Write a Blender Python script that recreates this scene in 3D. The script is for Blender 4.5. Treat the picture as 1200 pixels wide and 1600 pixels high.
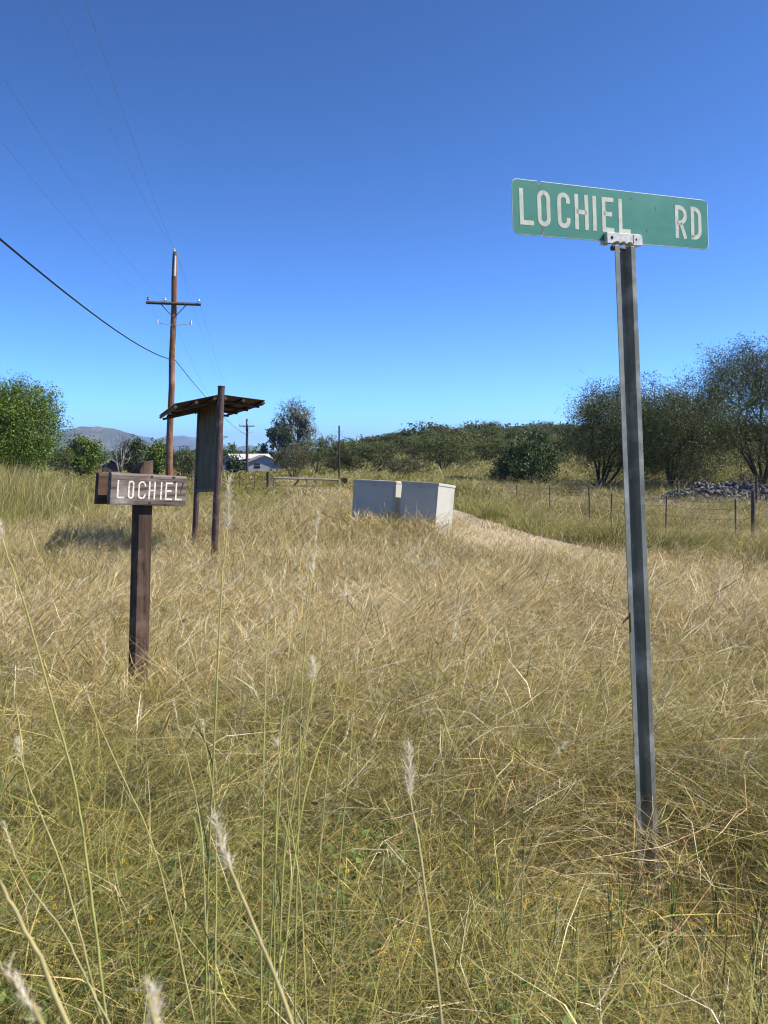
import bpy, math, random
import numpy as np
from mathutils import Vector, Matrix

for o in list(bpy.data.objects):
    bpy.data.objects.remove(o)
SC = bpy.context.scene
COL = SC.collection
R = math.radians
EYE, F = 1.6, 1300.0          # eye height; focal length in photo pixels (1200 x 1600)
HOR = 705.0                   # horizon row of the photo

# ---------------------------------------------------------------- camera
cam_d = bpy.data.cameras.new('camera')
cam = bpy.data.objects.new('camera', cam_d); COL.objects.link(cam)
cam.location = (0, 0, EYE); cam.rotation_euler = (R(90), 0, 0)
cam_d.sensor_fit = 'VERTICAL'; cam_d.sensor_height = 36.0
cam_d.lens = 36.0 * F / 1600.0
cam_d.shift_y = -(800 - HOR) / 1600.0
cam_d.clip_start = 0.05; cam_d.clip_end = 60000
cam_d.dof.use_dof = True; cam_d.dof.focus_distance = 7.0; cam_d.dof.aperture_fstop = 11
SC.camera = cam

# ---------------------------------------------------------------- sky and sun
SUN_AZ, SUN_EL = R(-4), R(47)      # azimuth measured from +x (right of the view)
w = bpy.data.worlds.new('World'); SC.world = w; w.use_nodes = True
nt = w.node_tree; nt.nodes.clear()
sky = nt.nodes.new('ShaderNodeTexSky'); sky.sky_type = 'NISHITA'; sky.sun_disc = False
sky.sun_elevation = SUN_EL; sky.sun_rotation = R(90) - SUN_AZ
sky.altitude = 1500; sky.air_density = 0.6; sky.dust_density = 0.45; sky.ozone_density = 4.0
bg = nt.nodes.new('ShaderNodeBackground'); bg.inputs[1].default_value = 0.10
wo = nt.nodes.new('ShaderNodeOutputWorld')
tint = nt.nodes.new('ShaderNodeMix'); tint.data_type = 'RGBA'; tint.blend_type = 'MULTIPLY'; tint.inputs['Factor'].default_value = 1
tint.inputs['B'].default_value = (.43, .65, .76, 1)      # the camera's deep-blue rendering of a clear sky
gam = nt.nodes.new('ShaderNodeGamma'); gam.inputs[1].default_value = 1.38
nt.links.new(sky.outputs[0], gam.inputs[0]); nt.links.new(gam.outputs[0], tint.inputs['A']); nt.links.new(tint.outputs['Result'], bg.inputs[0]); nt.links.new(bg.outputs[0], wo.inputs[0])
sl = bpy.data.lights.new('sun', 'SUN'); sl.energy = 4.7; sl.angle = R(0.53); sl.color = (1, 0.94, 0.83)
sun = bpy.data.objects.new('sun', sl); COL.objects.link(sun); sun.location = (20, 0, 30)
sdir = Vector((math.cos(SUN_EL)*math.cos(SUN_AZ), math.cos(SUN_EL)*math.sin(SUN_AZ), math.sin(SUN_EL)))
sun.rotation_euler = sdir.to_track_quat('Z', 'Y').to_euler()
SC.cycles.filter_width = 1.1
SC.view_settings.view_transform = 'Standard'; SC.view_settings.look = 'None'
SC.view_settings.exposure = 1.0; SC.view_settings.gamma = 1.0

# ---------------------------------------------------------------- terrain
def sstep(t):
    t = np.clip(t, 0, 1); return t*t*(3-2*t)
ROAD = np.array([(9.5, 4.5), (6.3, 7.9), (4.0, 10.4), (2.55, 12.6), (1.75, 15.6), (1.35, 18.3), (0.7, 22), (-0.8, 30), (-3.2, 40), (-4.6, 46), (-6.5, 60), (-9, 80)])
def road_signed(x, y):
    """distance to the track's centre line, positive on its right (far) side"""
    x = np.asarray(x, float); y = np.asarray(y, float)
    best = np.full(x.shape, 1e9); sg = np.zeros(x.shape)
    for a, b in zip(ROAD[:-1], ROAD[1:]):
        d = b-a; L = np.hypot(*d)
        t = np.clip(((x-a[0])*d[0]+(y-a[1])*d[1])/L**2, 0, 1)
        px, py = x-(a[0]+t*d[0]), y-(a[1]+t*d[1])
        dd = np.hypot(px, py); cr = -(d[0]*py-d[1]*px)
        m = dd < best; best = np.where(m, dd, best); sg = np.where(m, np.sign(cr), sg)
    return best*sg
def vnoise(x, y, s, seed=0):
    x = np.asarray(x, float)/s; y = np.asarray(y, float)/s
    xi = np.floor(x).astype(np.int64); yi = np.floor(y).astype(np.int64)
    fx = sstep(x-xi); fy = sstep(y-yi)
    def h(a, b):
        n = (a*374761393 + b*668265263 + seed*974634777) & 0xffffffff
        n = ((n ^ (n >> 13))*1274126177) & 0xffffffff
        return ((n ^ (n >> 16)) & 0xffff)/65535.0
    return (h(xi, yi)*(1-fx)+h(xi+1, yi)*fx)*(1-fy)+(h(xi, yi+1)*(1-fx)+h(xi+1, yi+1)*fx)*fy
def hz(x, y):
    x = np.asarray(x, float); y = np.asarray(y, float)
    yy = np.maximum(y, 1.0); u = x/yy
    k = 0.017*(1-sstep((u+0.15)/0.25))
    z = -k*np.clip(y-16, 0, 150)
    y0 = 60-30*sstep((u-0.12)/0.22)
    A = 2.7+0.017*np.clip(y-60, 0, 100)
    hill = sstep((y-y0)/70.0)*A*sstep((u+0.15)/0.2)
    hill *= 1-sstep((y-260)/500.0)
    z = z+hill
    z = z - 2.0*sstep((y-170)/500.0)
    rs = road_signed(x, y)
    low = sstep((rs-1.1)/1.6)*(1-sstep((y-24)/9.0))*sstep((y-4)/6.0)
    z = z-0.38*low
    z = z+0.10*(vnoise(x, y, 3.1, 3)-.5)*np.clip(1.2-np.exp(-((rs)/1.4)**2), 0, 1)+0.5*(vnoise(x, y, 26, 4)-.5)*sstep((y-30)/60)
    return z
def hz1(x, y): return float(hz(np.array([x]), np.array([y]))[0])
def P(px, D, py=None):
    """point at distance D seen in photo column px (row py, or on the ground)"""
    x = (px-600)/F*D
    return Vector((x, D, hz1(x, D) if py is None else EYE-(py-HOR)/F*D))

# ---------------------------------------------------------------- helpers
def mat(name, rgb, rough=0.7, metal=0.0, spec=0.5):
    m = bpy.data.materials.new(name); m.use_nodes = True
    b = m.node_tree.nodes['Principled BSDF']
    b.inputs['Base Color'].default_value = (*rgb, 1); b.inputs['Roughness'].default_value = rough
    b.inputs['Metallic'].default_value = metal; b.inputs['Specular IOR Level'].default_value = spec
    return m
def noisy(m, c1, c2, scale=(10, 10, 10), detail=5, lo=.35, hi=.65, bump=0.0, dist=0.01, rough=None, c3=None, s3=3.0, t3=(.55, .7)):
    """procedural two/three tone colour in object space plus bump"""
    t = m.node_tree; b = t.nodes['Principled BSDF']
    tc = t.nodes.new('ShaderNodeTexCoord'); mp = t.nodes.new('ShaderNodeMapping'); mp.inputs['Scale'].default_value = scale
    t.links.new(tc.outputs['Object'], mp.inputs[0])
    n = t.nodes.new('ShaderNodeTexNoise'); n.inputs['Scale'].default_value = 1; n.inputs['Detail'].default_value = detail; n.inputs['Roughness'].default_value = .65
    t.links.new(mp.outputs[0], n.inputs['Vector'])
    r = t.nodes.new('ShaderNodeValToRGB'); r.color_ramp.elements[0].position = lo; r.color_ramp.elements[1].position = hi
    r.color_ramp.elements[0].color = (*c1, 1); r.color_ramp.elements[1].color = (*c2, 1)
    t.links.new(n.outputs['Fac'], r.inputs[0]); out = r.outputs[0]
    if c3:
        n3 = t.nodes.new('ShaderNodeTexNoise'); n3.inputs['Scale'].default_value = s3; n3.inputs['Detail'].default_value = 6
        t.links.new(tc.outputs['Object'], n3.inputs['Vector'])
        r3 = t.nodes.new('ShaderNodeValToRGB'); r3.color_ramp.elements[0].position = t3[0]; r3.color_ramp.elements[1].position = t3[1]
        t.links.new(n3.outputs['Fac'], r3.inputs[0])
        mx = t.nodes.new('ShaderNodeMix'); mx.data_type = 'RGBA'
        t.links.new(r3.outputs[0], mx.inputs['Factor']); t.links.new(out, mx.inputs['A']); mx.inputs['B'].default_value = (*c3, 1)
        out = mx.outputs['Result']
    t.links.new(out, b.inputs['Base Color'])
    if bump:
        bp = t.nodes.new('ShaderNodeBump'); bp.inputs['Strength'].default_value = bump; bp.inputs['Distance'].default_value = dist
        t.links.new(n.outputs['Fac'], bp.inputs['Height']); t.links.new(bp.outputs[0], b.inputs['Normal'])
    return m
def leafmat(name, trans=0.3, rough=0.6, spec=0.25, tint=(1, 1, 1)):
    """leaf or blade material: colour from the mesh attribute 'col', light passes through thin faces"""
    m = bpy.data.materials.new(name); m.use_nodes = True; t = m.node_tree
    b = t.nodes['Principled BSDF']; b.inputs['Roughness'].default_value = rough; b.inputs['Specular IOR Level'].default_value = spec
    a = t.nodes.new('ShaderNodeAttribute'); a.attribute_name = 'col'
    tr = t.nodes.new('ShaderNodeBsdfTranslucent'); mx = t.nodes.new('ShaderNodeMixShader'); mx.inputs[0].default_value = trans
    t.links.new(a.outputs['Color'], b.inputs['Base Color']); t.links.new(a.outputs['Color'], tr.inputs['Color'])
    t.links.new(b.outputs[0], mx.inputs[1]); t.links.new(tr.outputs[0], mx.inputs[2])
    t.links.new(mx.outputs[0], t.nodes['Material Output'].inputs['Surface'])
    return m

class MB:
    """collects simple solids into one mesh"""
    def __init__(s): s.v = []; s.f = []
    def add(s, vs, fs):
        n = len(s.v); s.v += [tuple(v) for v in vs]; s.f += [tuple(i+n for i in f) for f in fs]; return s
    def box(s, c, size, M=None):
        x, y, z = (q/2 for q in size); vs = [Vector((c[0]+a*x, c[1]+b*y, c[2]+d*z)) for a in (-1, 1) for b in (-1, 1) for d in (-1, 1)]
        if M: vs = [M @ v for v in vs]
        return s.add(vs, [(0, 1, 3, 2), (4, 6, 7, 5), (0, 4, 5, 1), (2, 3, 7, 6), (0, 2, 6, 4), (1, 5, 7, 3)])
    def prism(s, pts, y0, y1, M=None):
        """outline pts (x,z) extruded along y"""
        n = len(pts); vs = [Vector((a, y0, b)) for a, b in pts]+[Vector((a, y1, b)) for a, b in pts]
        if M: vs = [M @ v for v in vs]
        return s.add(vs, [tuple(range(n)), tuple(range(2*n-1, n-1, -1))]+[(i, i+n, (i+1) % n+n, (i+1) % n) for i in range(n)])
    def tube(s, pts, rs, n=8, cap=True):
        pts = [Vector(p) for p in pts]
        if not hasattr(rs, '__len__'): rs = [rs]*len(pts)
        base = len(s.v); up = None
        for i, p in enumerate(pts):
            d = (pts[min(i+1, len(pts)-1)]-pts[max(i-1, 0)]).normalized()
            if up is None: up = Vector((0, 0, 1)) if abs(d.z) < .9 else Vector((1, 0, 0))
            a = d.cross(up).normalized(); b = d.cross(a); up = -b if False else up
            for k in range(n):
                t = 2*math.pi*k/n; s.v.append(tuple(p+(a*math.cos(t)+b*math.sin(t))*rs[i]))
        for i in range(len(pts)-1):
            for k in range(n):
                q = base+i*n; s.f.append((q+k, q+(k+1) % n, q+n+(k+1) % n, q+n+k))
        if cap:
            s.f.append(tuple(base+k for k in range(n))[::-1]); q = base+(len(pts)-1)*n; s.f.append(tuple(q+k for k in range(n)))
        return s
    def build(s, name, m, parent=None, bevel=0, smooth=False):
        me = bpy.data.meshes.new(name); me.from_pydata(s.v, [], s.f); me.update()
        import bmesh
        bm = bmesh.new(); bm.from_mesh(me); bmesh.ops.recalc_face_normals(bm, faces=bm.faces); bm.to_mesh(me); bm.free()
        me.materials.append(m); o = bpy.data.objects.new(name, me); COL.objects.link(o)
        if parent: o.parent = parent
        if bevel:
            b = o.modifiers.new('bevel', 'BEVEL'); b.width = bevel; b.segments = 2; b.limit_method = 'ANGLE'
        if smooth:
            for p in me.polygons: p.use_smooth = True
        return o
def tag(o, label=None, cat=None, group=None, kind=None):
    if label: o['label'] = label
    if cat: o['category'] = cat
    if group: o['group'] = group
    if kind: o['kind'] = kind
    return o
def thing(name, label, cat, loc=(0, 0, 0), rot=(0, 0, 0), group=None):
    o = bpy.data.objects.new(name, None); COL.objects.link(o); o.location = loc; o.rotation_euler = rot
    o.empty_display_size = .2
    return tag(o, label, cat, group)
def dup(root, loc, rotz, scale, label, group=None):
    r = root.copy(); COL.objects.link(r); r.location = loc; r.rotation_euler = (0, 0, rotz); r.scale = scale; r['label'] = label
    if group: r['group'] = group
    for ch in list(root.children):
        c = ch.copy(); COL.objects.link(c); c.parent = r
        for g in list(ch.children):
            d = g.copy(); COL.objects.link(d); d.parent = c
    return r
def npmesh(name, verts, faces, m, parent=None, col=None, smooth=False):
    """verts (n,3), faces (m,k) all with k corners, optional colours per vertex"""
    me = bpy.data.meshes.new(name); nv = len(verts); nf, k = faces.shape
    me.vertices.add(nv); me.vertices.foreach_set('co', np.ascontiguousarray(verts, dtype=np.float32).ravel())
    me.loops.add(nf*k); me.loops.foreach_set('vertex_index', np.ascontiguousarray(faces, dtype=np.int32).ravel())
    me.polygons.add(nf); me.polygons.foreach_set('loop_start', np.arange(0, nf*k, k, dtype=np.int32))
    if smooth: me.polygons.foreach_set('use_smooth', np.ones(nf, bool))
    me.update(calc_edges=True)
    if col is not None:
        a = me.attributes.new('col', 'FLOAT_COLOR', 'POINT'); c = np.ones((nv, 4), np.float32); c[:, :3] = col
        a.data.foreach_set('color', c.ravel())
    me.materials.append(m); o = bpy.data.objects.new(name, me); COL.objects.link(o)
    if parent: o.parent = parent
    return o

# ---------------------------------------------------------------- ground and track
def warp(n, lim, a):
    t = np.linspace(-1, 1, n); return np.sinh(t*a)/np.sinh(a)*lim
gx = warp(330, 9000, 8.6)
gy = np.concatenate([np.linspace(-30, 0, 12), np.arange(.25, 30, .25), 30*np.exp(np.linspace(0, math.log(13000/30), 200))])
X, Y = np.meshgrid(gx, gy)
V = np.stack([X, Y, hz(X, Y)], -1).reshape(-1, 3)
nx, ny = len(gx), len(gy)
i = (np.arange(ny-1)[:, None]*nx+np.arange(nx-1)[None]).ravel()
FQ = np.stack([i, i+1, i+nx+1, i+nx], 1)
mg = mat('ground_soil', (.2, .16, .09), .95, spec=.1)
t = mg.node_tree; b = t.nodes['Principled BSDF']
geo = t.nodes.new('ShaderNodeNewGeometry')
def gnoise(scale, detail=8):
    n = t.nodes.new('ShaderNodeTexNoise'); n.inputs['Scale'].default_value = scale; n.inputs['Detail'].default_value = detail; n.inputs['Roughness'].default_value = .65
    t.links.new(geo.outputs['Position'], n.inputs['Vector']); return n
n1, n2 = gnoise(.35), gnoise(14)
r1 = t.nodes.new('ShaderNodeValToRGB'); e = r1.color_ramp.elements
e[0].position = .35; e[0].color = (.05, .05, .02, 1); e[1].position = .66; e[1].color = (.15, .115, .055, 1)
r2 = t.nodes.new('ShaderNodeValToRGB'); e = r2.color_ramp.elements
e[0].position = .3; e[0].color = (.45, .42, .38, 1); e[1].position = .7; e[1].color = (1.25, 1.2, 1.1, 1)
mx = t.nodes.new('ShaderNodeMix'); mx.data_type = 'RGBA'; mx.blend_type = 'MULTIPLY'; mx.inputs['Factor'].default_value = 1
t.links.new(n1.outputs['Fac'], r1.inputs[0]); t.links.new(n2.outputs['Fac'], r2.inputs[0])
t.links.new(r1.outputs[0], mx.inputs['A']); t.links.new(r2.outputs[0], mx.inputs['B']); t.links.new(mx.outputs['Result'], b.inputs['Base Color'])
bp = t.nodes.new('ShaderNodeBump'); bp.inputs['Strength'].default_value = .6; bp.inputs['Distance'].default_value = .05
t.links.new(n2.outputs['Fac'], bp.inputs['Height']); t.links.new(bp.outputs[0], b.inputs['Normal'])
tag(npmesh('ground', V, FQ, mg, smooth=True), kind='structure')

pts = []
for a, b2 in zip(ROAD[:-1], ROAD[1:]):
    for q in np.linspace(0, 1, 14, endpoint=False): pts.append(a+(b2-a)*q)
pts = np.array(pts)
for _ in range(12): pts[1:-1] = (pts[:-2]+pts[1:-1]*2+pts[2:])/4
tan = np.gradient(pts, axis=0); tan /= np.linalg.norm(tan, axis=1)[:, None]; nrm = np.stack([tan[:, 1], -tan[:, 0]], 1)
cols = np.linspace(-1, 1, 15); rng = np.random.default_rng(5)
edge = 1.25+.22*(vnoise(np.arange(len(pts)), np.zeros(len(pts)), 5, 9)-.5)
RV = pts[:, None, :]+nrm[:, None, :]*cols[None, :, None]*edge[:, None, None]
zz = hz(RV[..., 0], RV[..., 1])+.03-.035*np.abs(cols)[None]**6+.012*np.cos(cols*math.pi*2)[None]
RV = np.concatenate([RV, zz[..., None]], -1).reshape(-1, 3)
i = (np.arange(len(pts)-1)[:, None]*15+np.arange(14)[None]).ravel()
md = noisy(mat('track_sand', (.5, .4, .3), .95, spec=.1), (.28, .22, .155), (.44, .355, .26), (9, 9, 9), 10, bump=.6, dist=.02, c3=(.34, .27, .15), s3=1.3)
tag(npmesh('dirt_track', RV, np.stack([i, i+15, i+16, i+1], 1), md, smooth=True), kind='structure')

# ---------------------------------------------------------------- grass
class Strips:
    def __init__(s): s.v = []; s.f = []; s.c = []; s.n = 0
    def add(s, P0, Vv, B, w, n, cA, cB, prof='leaf', wob=0.0, rg=None):
        """quadratic ribbons P0 + V t + B t^2; w width; colours base->tip"""
        N = len(P0)
        if N == 0: return
        tt = np.linspace(0, 1, n+1)[None, :, None]
        C = P0[:, None]+Vv[:, None]*tt+B[:, None]*tt**2
        if wob: C[:, 1:] += rg.normal(0, 1, (N, n, 3))*wob*np.linalg.norm(Vv, axis=1)[:, None, None]
        a = rg.uniform(0, 2*math.pi, N); S = np.stack([np.cos(a), np.sin(a), rg.uniform(-.3, .3, N)], 1)
        t1 = np.linspace(0, 1, n+1)
        if prof == 'leaf': pf = np.where(t1 < .4, .75+.6*t1, 1.0*(1-t1)/.6*.95+.06)
        elif prof == 'head': pf = np.where(t1 < .68, .55, np.where(t1 < .95, 1.7, .3))
        else: pf = 1-.6*t1
        W = S[:, None]*(w[:, None]*pf[None])[..., None]*.5
        vv = np.stack([C-W, C+W], 2).reshape(-1, 3)
        k = t1[None, :, None]
        cc = cA[:, None]*(1-k)+cB[:, None]*k
        cc = np.repeat(cc[:, :, None], 2, 2).reshape(-1, 3)
        m = 2*(n+1); b = (s.n+np.arange(N)*m)[:, None]+2*np.arange(n)[None]; b = b.ravel()
        s.v.append(vv); s.c.append(cc); s.f.append(np.stack([b, b+1, b+3, b+2], 1)); s.n += len(vv)
    def build(s, name, m): return npmesh(name, np.concatenate(s.v), np.concatenate(s.f), m, col=np.concatenate(s.c))
def pick(rg, pal, N, jit=.18):
    pal = np.array(pal); c = pal[rg.integers(0, len(pal), N)]
    return c*(1+rg.normal(0, jit, (N, 1)))*(1+rg.normal(0, .04, (N, 3)))
STRAW = [(.67, .50, .21), (.75, .59, .29), (.49, .355, .12), (.72, .58, .31), (.37, .25, .09), (.57, .37, .17)]
PALE = [(.86, .77, .55), (.88, .81, .62), (.80, .68, .44)]
GREEN = [(.115, .165, .018), (.15, .195, .024), (.08, .13, .02), (.21, .22, .04), (.26, .23, .06)]
LUSH = [(.19, .26, .04), (.25, .31, .06), (.14, .21, .035), (.32, .34, .10)]
DEAD = [(.20, .14, .075), (.14, .10, .06), (.28, .20, .11)]
gm = leafmat('grass_blades', .15, .8, .08)
def scatter(rg, y0, y1, dens, side=1.0, half=.475):
    A = half*(y1**2-y0**2)+2*side*(y1-y0); N = int(A*dens)
    y = rg.uniform(y0, y1, int(N*2.6)); wd = half*y+side
    y = y[rg.uniform(0, 1, len(y)) < wd/(half*y1+side)][:N]; N = len(y)
    return rg.uniform(-1, 1, N)*(half*y+side), y
def meadow(S, rg, y0, y1, dens, n, wpx, kind):
    x, y = scatter(rg, y0, y1, dens); N = len(x); u = x/y; rs = road_signed(x, y)
    clump = vnoise(x, y, .16, 11)*.6+vnoise(x, y, .55, 12)*.4
    keep = rg.uniform(0, 1, N) < .35+1.1*clump
    tallness = sstep((-.31-u+.05*(vnoise(x, y, 2, 5)-.5))/.16)*sstep((y-13+2*(vnoise(x, y, 1.3, 15)-.5))/8)*(1-sstep((y-34)/10))
    left_tall = rg.uniform(0, 1, N) < tallness*1.2
    rightside = (rs > 1.05)
    onroad = np.abs(rs) < 1.1+.4*(vnoise(x, y, 1.2, 8)-.5)
    # the track is thick with short straw close by and bare further on
    sparse = np.clip(.20+.6*(vnoise(x, y, .8, 6)-.4), .03, .6)
    keep &= ~onroad | (rg.uniform(0, 1, N) < np.where(y < 12.8, .8, np.where(y > 24, .9, np.maximum(sparse, .8*(np.abs(rs) < .22)))))
    x, y, u, rs, clump, lt, rd, onr, tallness = (q[keep] for q in (x, y, u, rs, clump, left_tall, rightside, onroad, tallness)); N = len(x)
    patch = vnoise(x, y, 1.7, 21)*.55+vnoise(x, y, .6, 22)*.45
    far = sstep((y-30)/60)
    # how dry: near the camera green shows at the base, mid field straw, far field mixed
    dry = .16+.56*sstep((y-2.0)/5.5)-.34*sstep((y-22)/20)+.5*(patch-.5)
    dry = np.where(u < -.12, dry-.30*sstep((y-13)/9), dry)
    dry = np.where(rd, .30+.4*(vnoise(x, y, 2.2, 31)-.5)+.33*sstep((rs-3.2)/2.5)*(1-sstep((y-30)/12)), dry)
    dry = np.where(lt, .12, dry)
    H = np.where(lt, .55+.62*tallness, np.where(rd, .32+.42*sstep((vnoise(x, y, 1.3, 44)-.25)/.6), (.52+.14*(vnoise(x, y, 1.5, 41)-.5))*(1-.5*sstep((y-20)/14)*(1-sstep((y-60)/20))*sstep((u+.34)/.1))))
    H = H*(.75+.5*vnoise(x, y, .9, 42))*np.where(onr & (y < 24), np.where(y < 12.8, .75, .42), 1)
    H = H*(1-.25*far)*(.85+.15*sstep((y-2.2)/3.5))
    foot = np.exp(-(((x-.92)/.50)**2+((y-2.68)/.72)**2)**2)
    H = H*(1-.90*foot)
    nl_ = (1-sstep((y-2.6)/3.2))*(1-sstep((u+.15)/.5)); dry = dry-.20*nl_
    bank = rd & (rs < 4.2) & (y < 15.5) & (vnoise(x, y, 1.1, 61) > .27)
    dry = np.where(bank, .05, dry); H = np.where(bank, H*1.3, H)
    if kind == 'green':
        h = H*rg.uniform(.35, .85, N); w = np.maximum(.0021, wpx*y)*rg.uniform(.6, 1.3, N)*np.where(lt, .8, 1)
        a = rg.uniform(0, 2*math.pi, N); ln = rg.uniform(.05, .55, N); cu = rg.uniform(.1, .8, N)
        g = pick(rg, GREEN, N); l = pick(rg, LUSH, N); s = pick(rg, STRAW, N)
        mixg = np.where(bank[:, None], g*.6, np.where((rd | lt)[:, None], l, g))  # bank greens: lush dark grass, with the ditch's shadows put into the colour
        base = mixg*.38; q = (rg.uniform(0, 1, N) < dry*.62)[:, None]  # blade feet darkened: shade deep in the grass put into the colour
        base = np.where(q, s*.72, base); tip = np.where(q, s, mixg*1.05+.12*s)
        prof = 'leaf'; droop = .45
    else:
        h = H*rg.uniform(.7, 1.4, N); w = np.maximum(.0011, wpx*y*.58)*rg.uniform(.6, 1.5, N)
        w = np.minimum(w*np.exp(rg.normal(-.1, .5, N)), np.maximum(.003, w*1.6)); a = rg.normal(0.1, 1.5, N); ln = np.abs(rg.normal(.34, .33, N)); cu = rg.uniform(.3, 1.6, N)
        s = pick(rg, STRAW, N); pl = pick(rg, PALE, N); g = pick(rg, GREEN, N); dd = pick(rg, DEAD, N)
        base = g*.24+s*.10; tip = np.where((rg.uniform(0, 1, N) < .35)[:, None], pl, s)  # stem feet coloured darker too, standing in for shade between stems
        q = (rg.uniform(0, 1, N) < np.clip(1.0-dry*1.35, 0.02, .9))[:, None]
        tip = np.where(q, g*.75+s*.38, tip); tip = np.where((rg.uniform(0, 1, N) < .12)[:, None], dd, tip)
        prof = 'head'; droop = .5
        ln = np.where(lt, ln*.3, ln); cu = np.where(lt, cu*.35, cu)
    h = h*(1-.0*far)
    d = np.stack([np.cos(a), np.sin(a), np.zeros(N)], 1); up = np.array([0, 0, 1.0])[None]
    P0 = np.stack([x, y, hz(x, y)-.01], 1)
    Vv = (up+d*ln[:, None])*h[:, None]
    B = (d*cu[:, None]*.7-up*droop*cu[:, None])*h[:, None]
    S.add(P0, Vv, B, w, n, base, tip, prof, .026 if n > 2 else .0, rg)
    if kind == 'straw' and y1 < 13:
        # spikelets branching off the upper stem
        for k in range(2):
            t0 = rg.uniform(.55, .97, N)[:, None]; Q = P0+Vv*t0+B*t0**2
            T = Vv+2*B*t0; T = T/np.linalg.norm(T, axis=1)[:, None]
            rnd = rg.normal(0, .75, (N, 3)); L = rg.uniform(.02, .085, N)[:, None]
            S.add(Q, (T+rnd)*L, -up*L*.3+np.zeros((N, 3)), w*.75, 2, tip, tip*1.05, 'taper', 0, rg)
rg = np.random.default_rng(1)
S = Strips()
for (y0, y1, dg, ds, n, wpx) in [(.75, 2.6, 6200, 3600, 4, .0004), (2.6, 5, 4200, 3200, 4, .0004), (5, 8, 1900, 1900, 4, .00042), (8, 12, 850, 850, 3, .00045),
                                 (12, 20, 420, 420, 3, .0005), (20, 34, 170, 180, 2, .00055), (34, 62, 50, 50, 2, .0007), (62, 150, 9, 9, 2, .0011)]:
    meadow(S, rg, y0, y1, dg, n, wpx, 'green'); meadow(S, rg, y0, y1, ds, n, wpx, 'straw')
# ranker growth round the feet of the two sign posts
for (cx_, cy_, rad, nn, hh) in [(.96, 2.9, .26, 120, .50), (-1.44, 4.72, .40, 800, .54), (-2.3, 10.9, .5, 260, .5), (.1, 15.5, .9, 900, .60), (.75, 15.05, .5, 350, .45)]:
    a = rg.uniform(0, 6.28, nn); r_ = rad*np.sqrt(rg.uniform(0, 1, nn)); x = cx_+r_*np.cos(a); y = cy_+r_*np.sin(a)*.8-.08
    h = hh*rg.uniform(.6, 1.15, nn); a = rg.uniform(0, 6.28, nn); d = np.stack([np.cos(a), np.sin(a), np.zeros(nn)], 1); up = np.array([[0, 0, 1.0]])
    ln = (rg.uniform(.05, .45, nn)*(2 if cy_ > 14 else 1))[:, None]; cu = rg.uniform(.3, 1.3, nn)[:, None]; s_ = pick(rg, STRAW+GREEN[:2], nn)
    S.add(np.stack([x, y, hz(x, y)], 1), (up+d*ln)*h[:, None], (d*cu*.6-up*.4*cu)*h[:, None], np.full(nn, max(.002, .0004*cy_)), 5, s_*.5, s_, 'head', .018, rg)
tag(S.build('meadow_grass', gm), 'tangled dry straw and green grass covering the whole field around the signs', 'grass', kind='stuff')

# small leafy herbs low in the near grass
S = Strips(); x, y = scatter(rg, .8, 4.4, 950, .8); k = vnoise(x, y, .5, 51)+.15*(x < 0)-.5*sstep((y-2.2)/2) > .52; x, y = x[k], y[k]; N = len(x)
for j in range(3):
    a = rg.uniform(0, 6.28, N); L = rg.uniform(.012, .035, N); d = np.stack([np.cos(a), np.sin(a), rg.uniform(-.2, .9, N)], 1)
    zt = hz(x, y)+rg.uniform(.05, .26, N)
    g = pick(rg, [(.06, .10, .025), (.09, .135, .035), (.12, .16, .05)], N)
    S.add(np.stack([x+rg.normal(0, .02, N), y+rg.normal(0, .02, N), zt], 1), d*L[:, None], np.zeros((N, 3)), L*.7, 2, g, g*1.1, 'leaf', 0, rg)
tag(S.build('low_herbs', gm), 'small leafy green herbs low among the grass nearest the camera', 'herbs', kind='stuff')

# ---------------------------------------------------------------- writing: strokes with square ends
def arc(cx, cz, r, a0, a1, n=8, rz=None):
    rz = rz or r
    return [(cx+r*math.cos(R(a0+(a1-a0)*k/n)), cz+rz*math.sin(R(a0+(a1-a0)*k/n))) for k in range(n+1)]
def letter(ch, wd, h, t):
    """centre lines of a narrow highway capital, box wd x h, stroke t"""
    a, b, c, d = t/2, wd-t/2, t/2, h-t/2; r = min((b-a)/2, h*.22)
    if ch == 'L': return [[(a, h), (a, c), (wd, c)]]
    if ch == 'I': return [[(wd/2, 0), (wd/2, h)]]
    if ch == 'H': return [[(a, 0), (a, h)], [(b, 0), (b, h)], [(a, h*.5), (b, h*.5)]]
    if ch == 'E': return [[(wd, d), (a, d), (a, c), (wd, c)], [(a, h*.52), (wd*.86, h*.52)]]
    if ch == 'O':
        p = arc(b-r, d-r, r, 90, 0)+arc(b-r, c+r, r, 0, -90)+arc(a+r, c+r, r, -90, -180)+arc(a+r, d-r, r, 180, 90); return [p[:-1]+[p[0], p[1]]]
    if ch == 'C':
        return [[(b, h*.70)]+arc(b-r, d-r, r, 0, 90)+arc(a+r, d-r, r, 90, 180)+arc(a+r, c+r, r, 180, 270)+arc(b-r, c+r, r, 270, 360)+[(b, h*.30)]]
    if ch == 'D':
        r = (b-a)*.75; return [[(a, c)]+[(a, d)]+arc(b-r, d-r, r, 90, 0)+arc(b-r, c+r, r, 0, -90)+[(a-t/2, c)]]
    if ch == 'R':
        q = h*.47; r = (d-q)/2; r2 = min(r, (b-a)*.8)
        return [[(a, 0), (a, d)]+arc(b-r2, d-r, r2, 90, -90, 10, r)+[(a, q)], [(b-(b-a)*.55, q), (b, 0)]]
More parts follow.
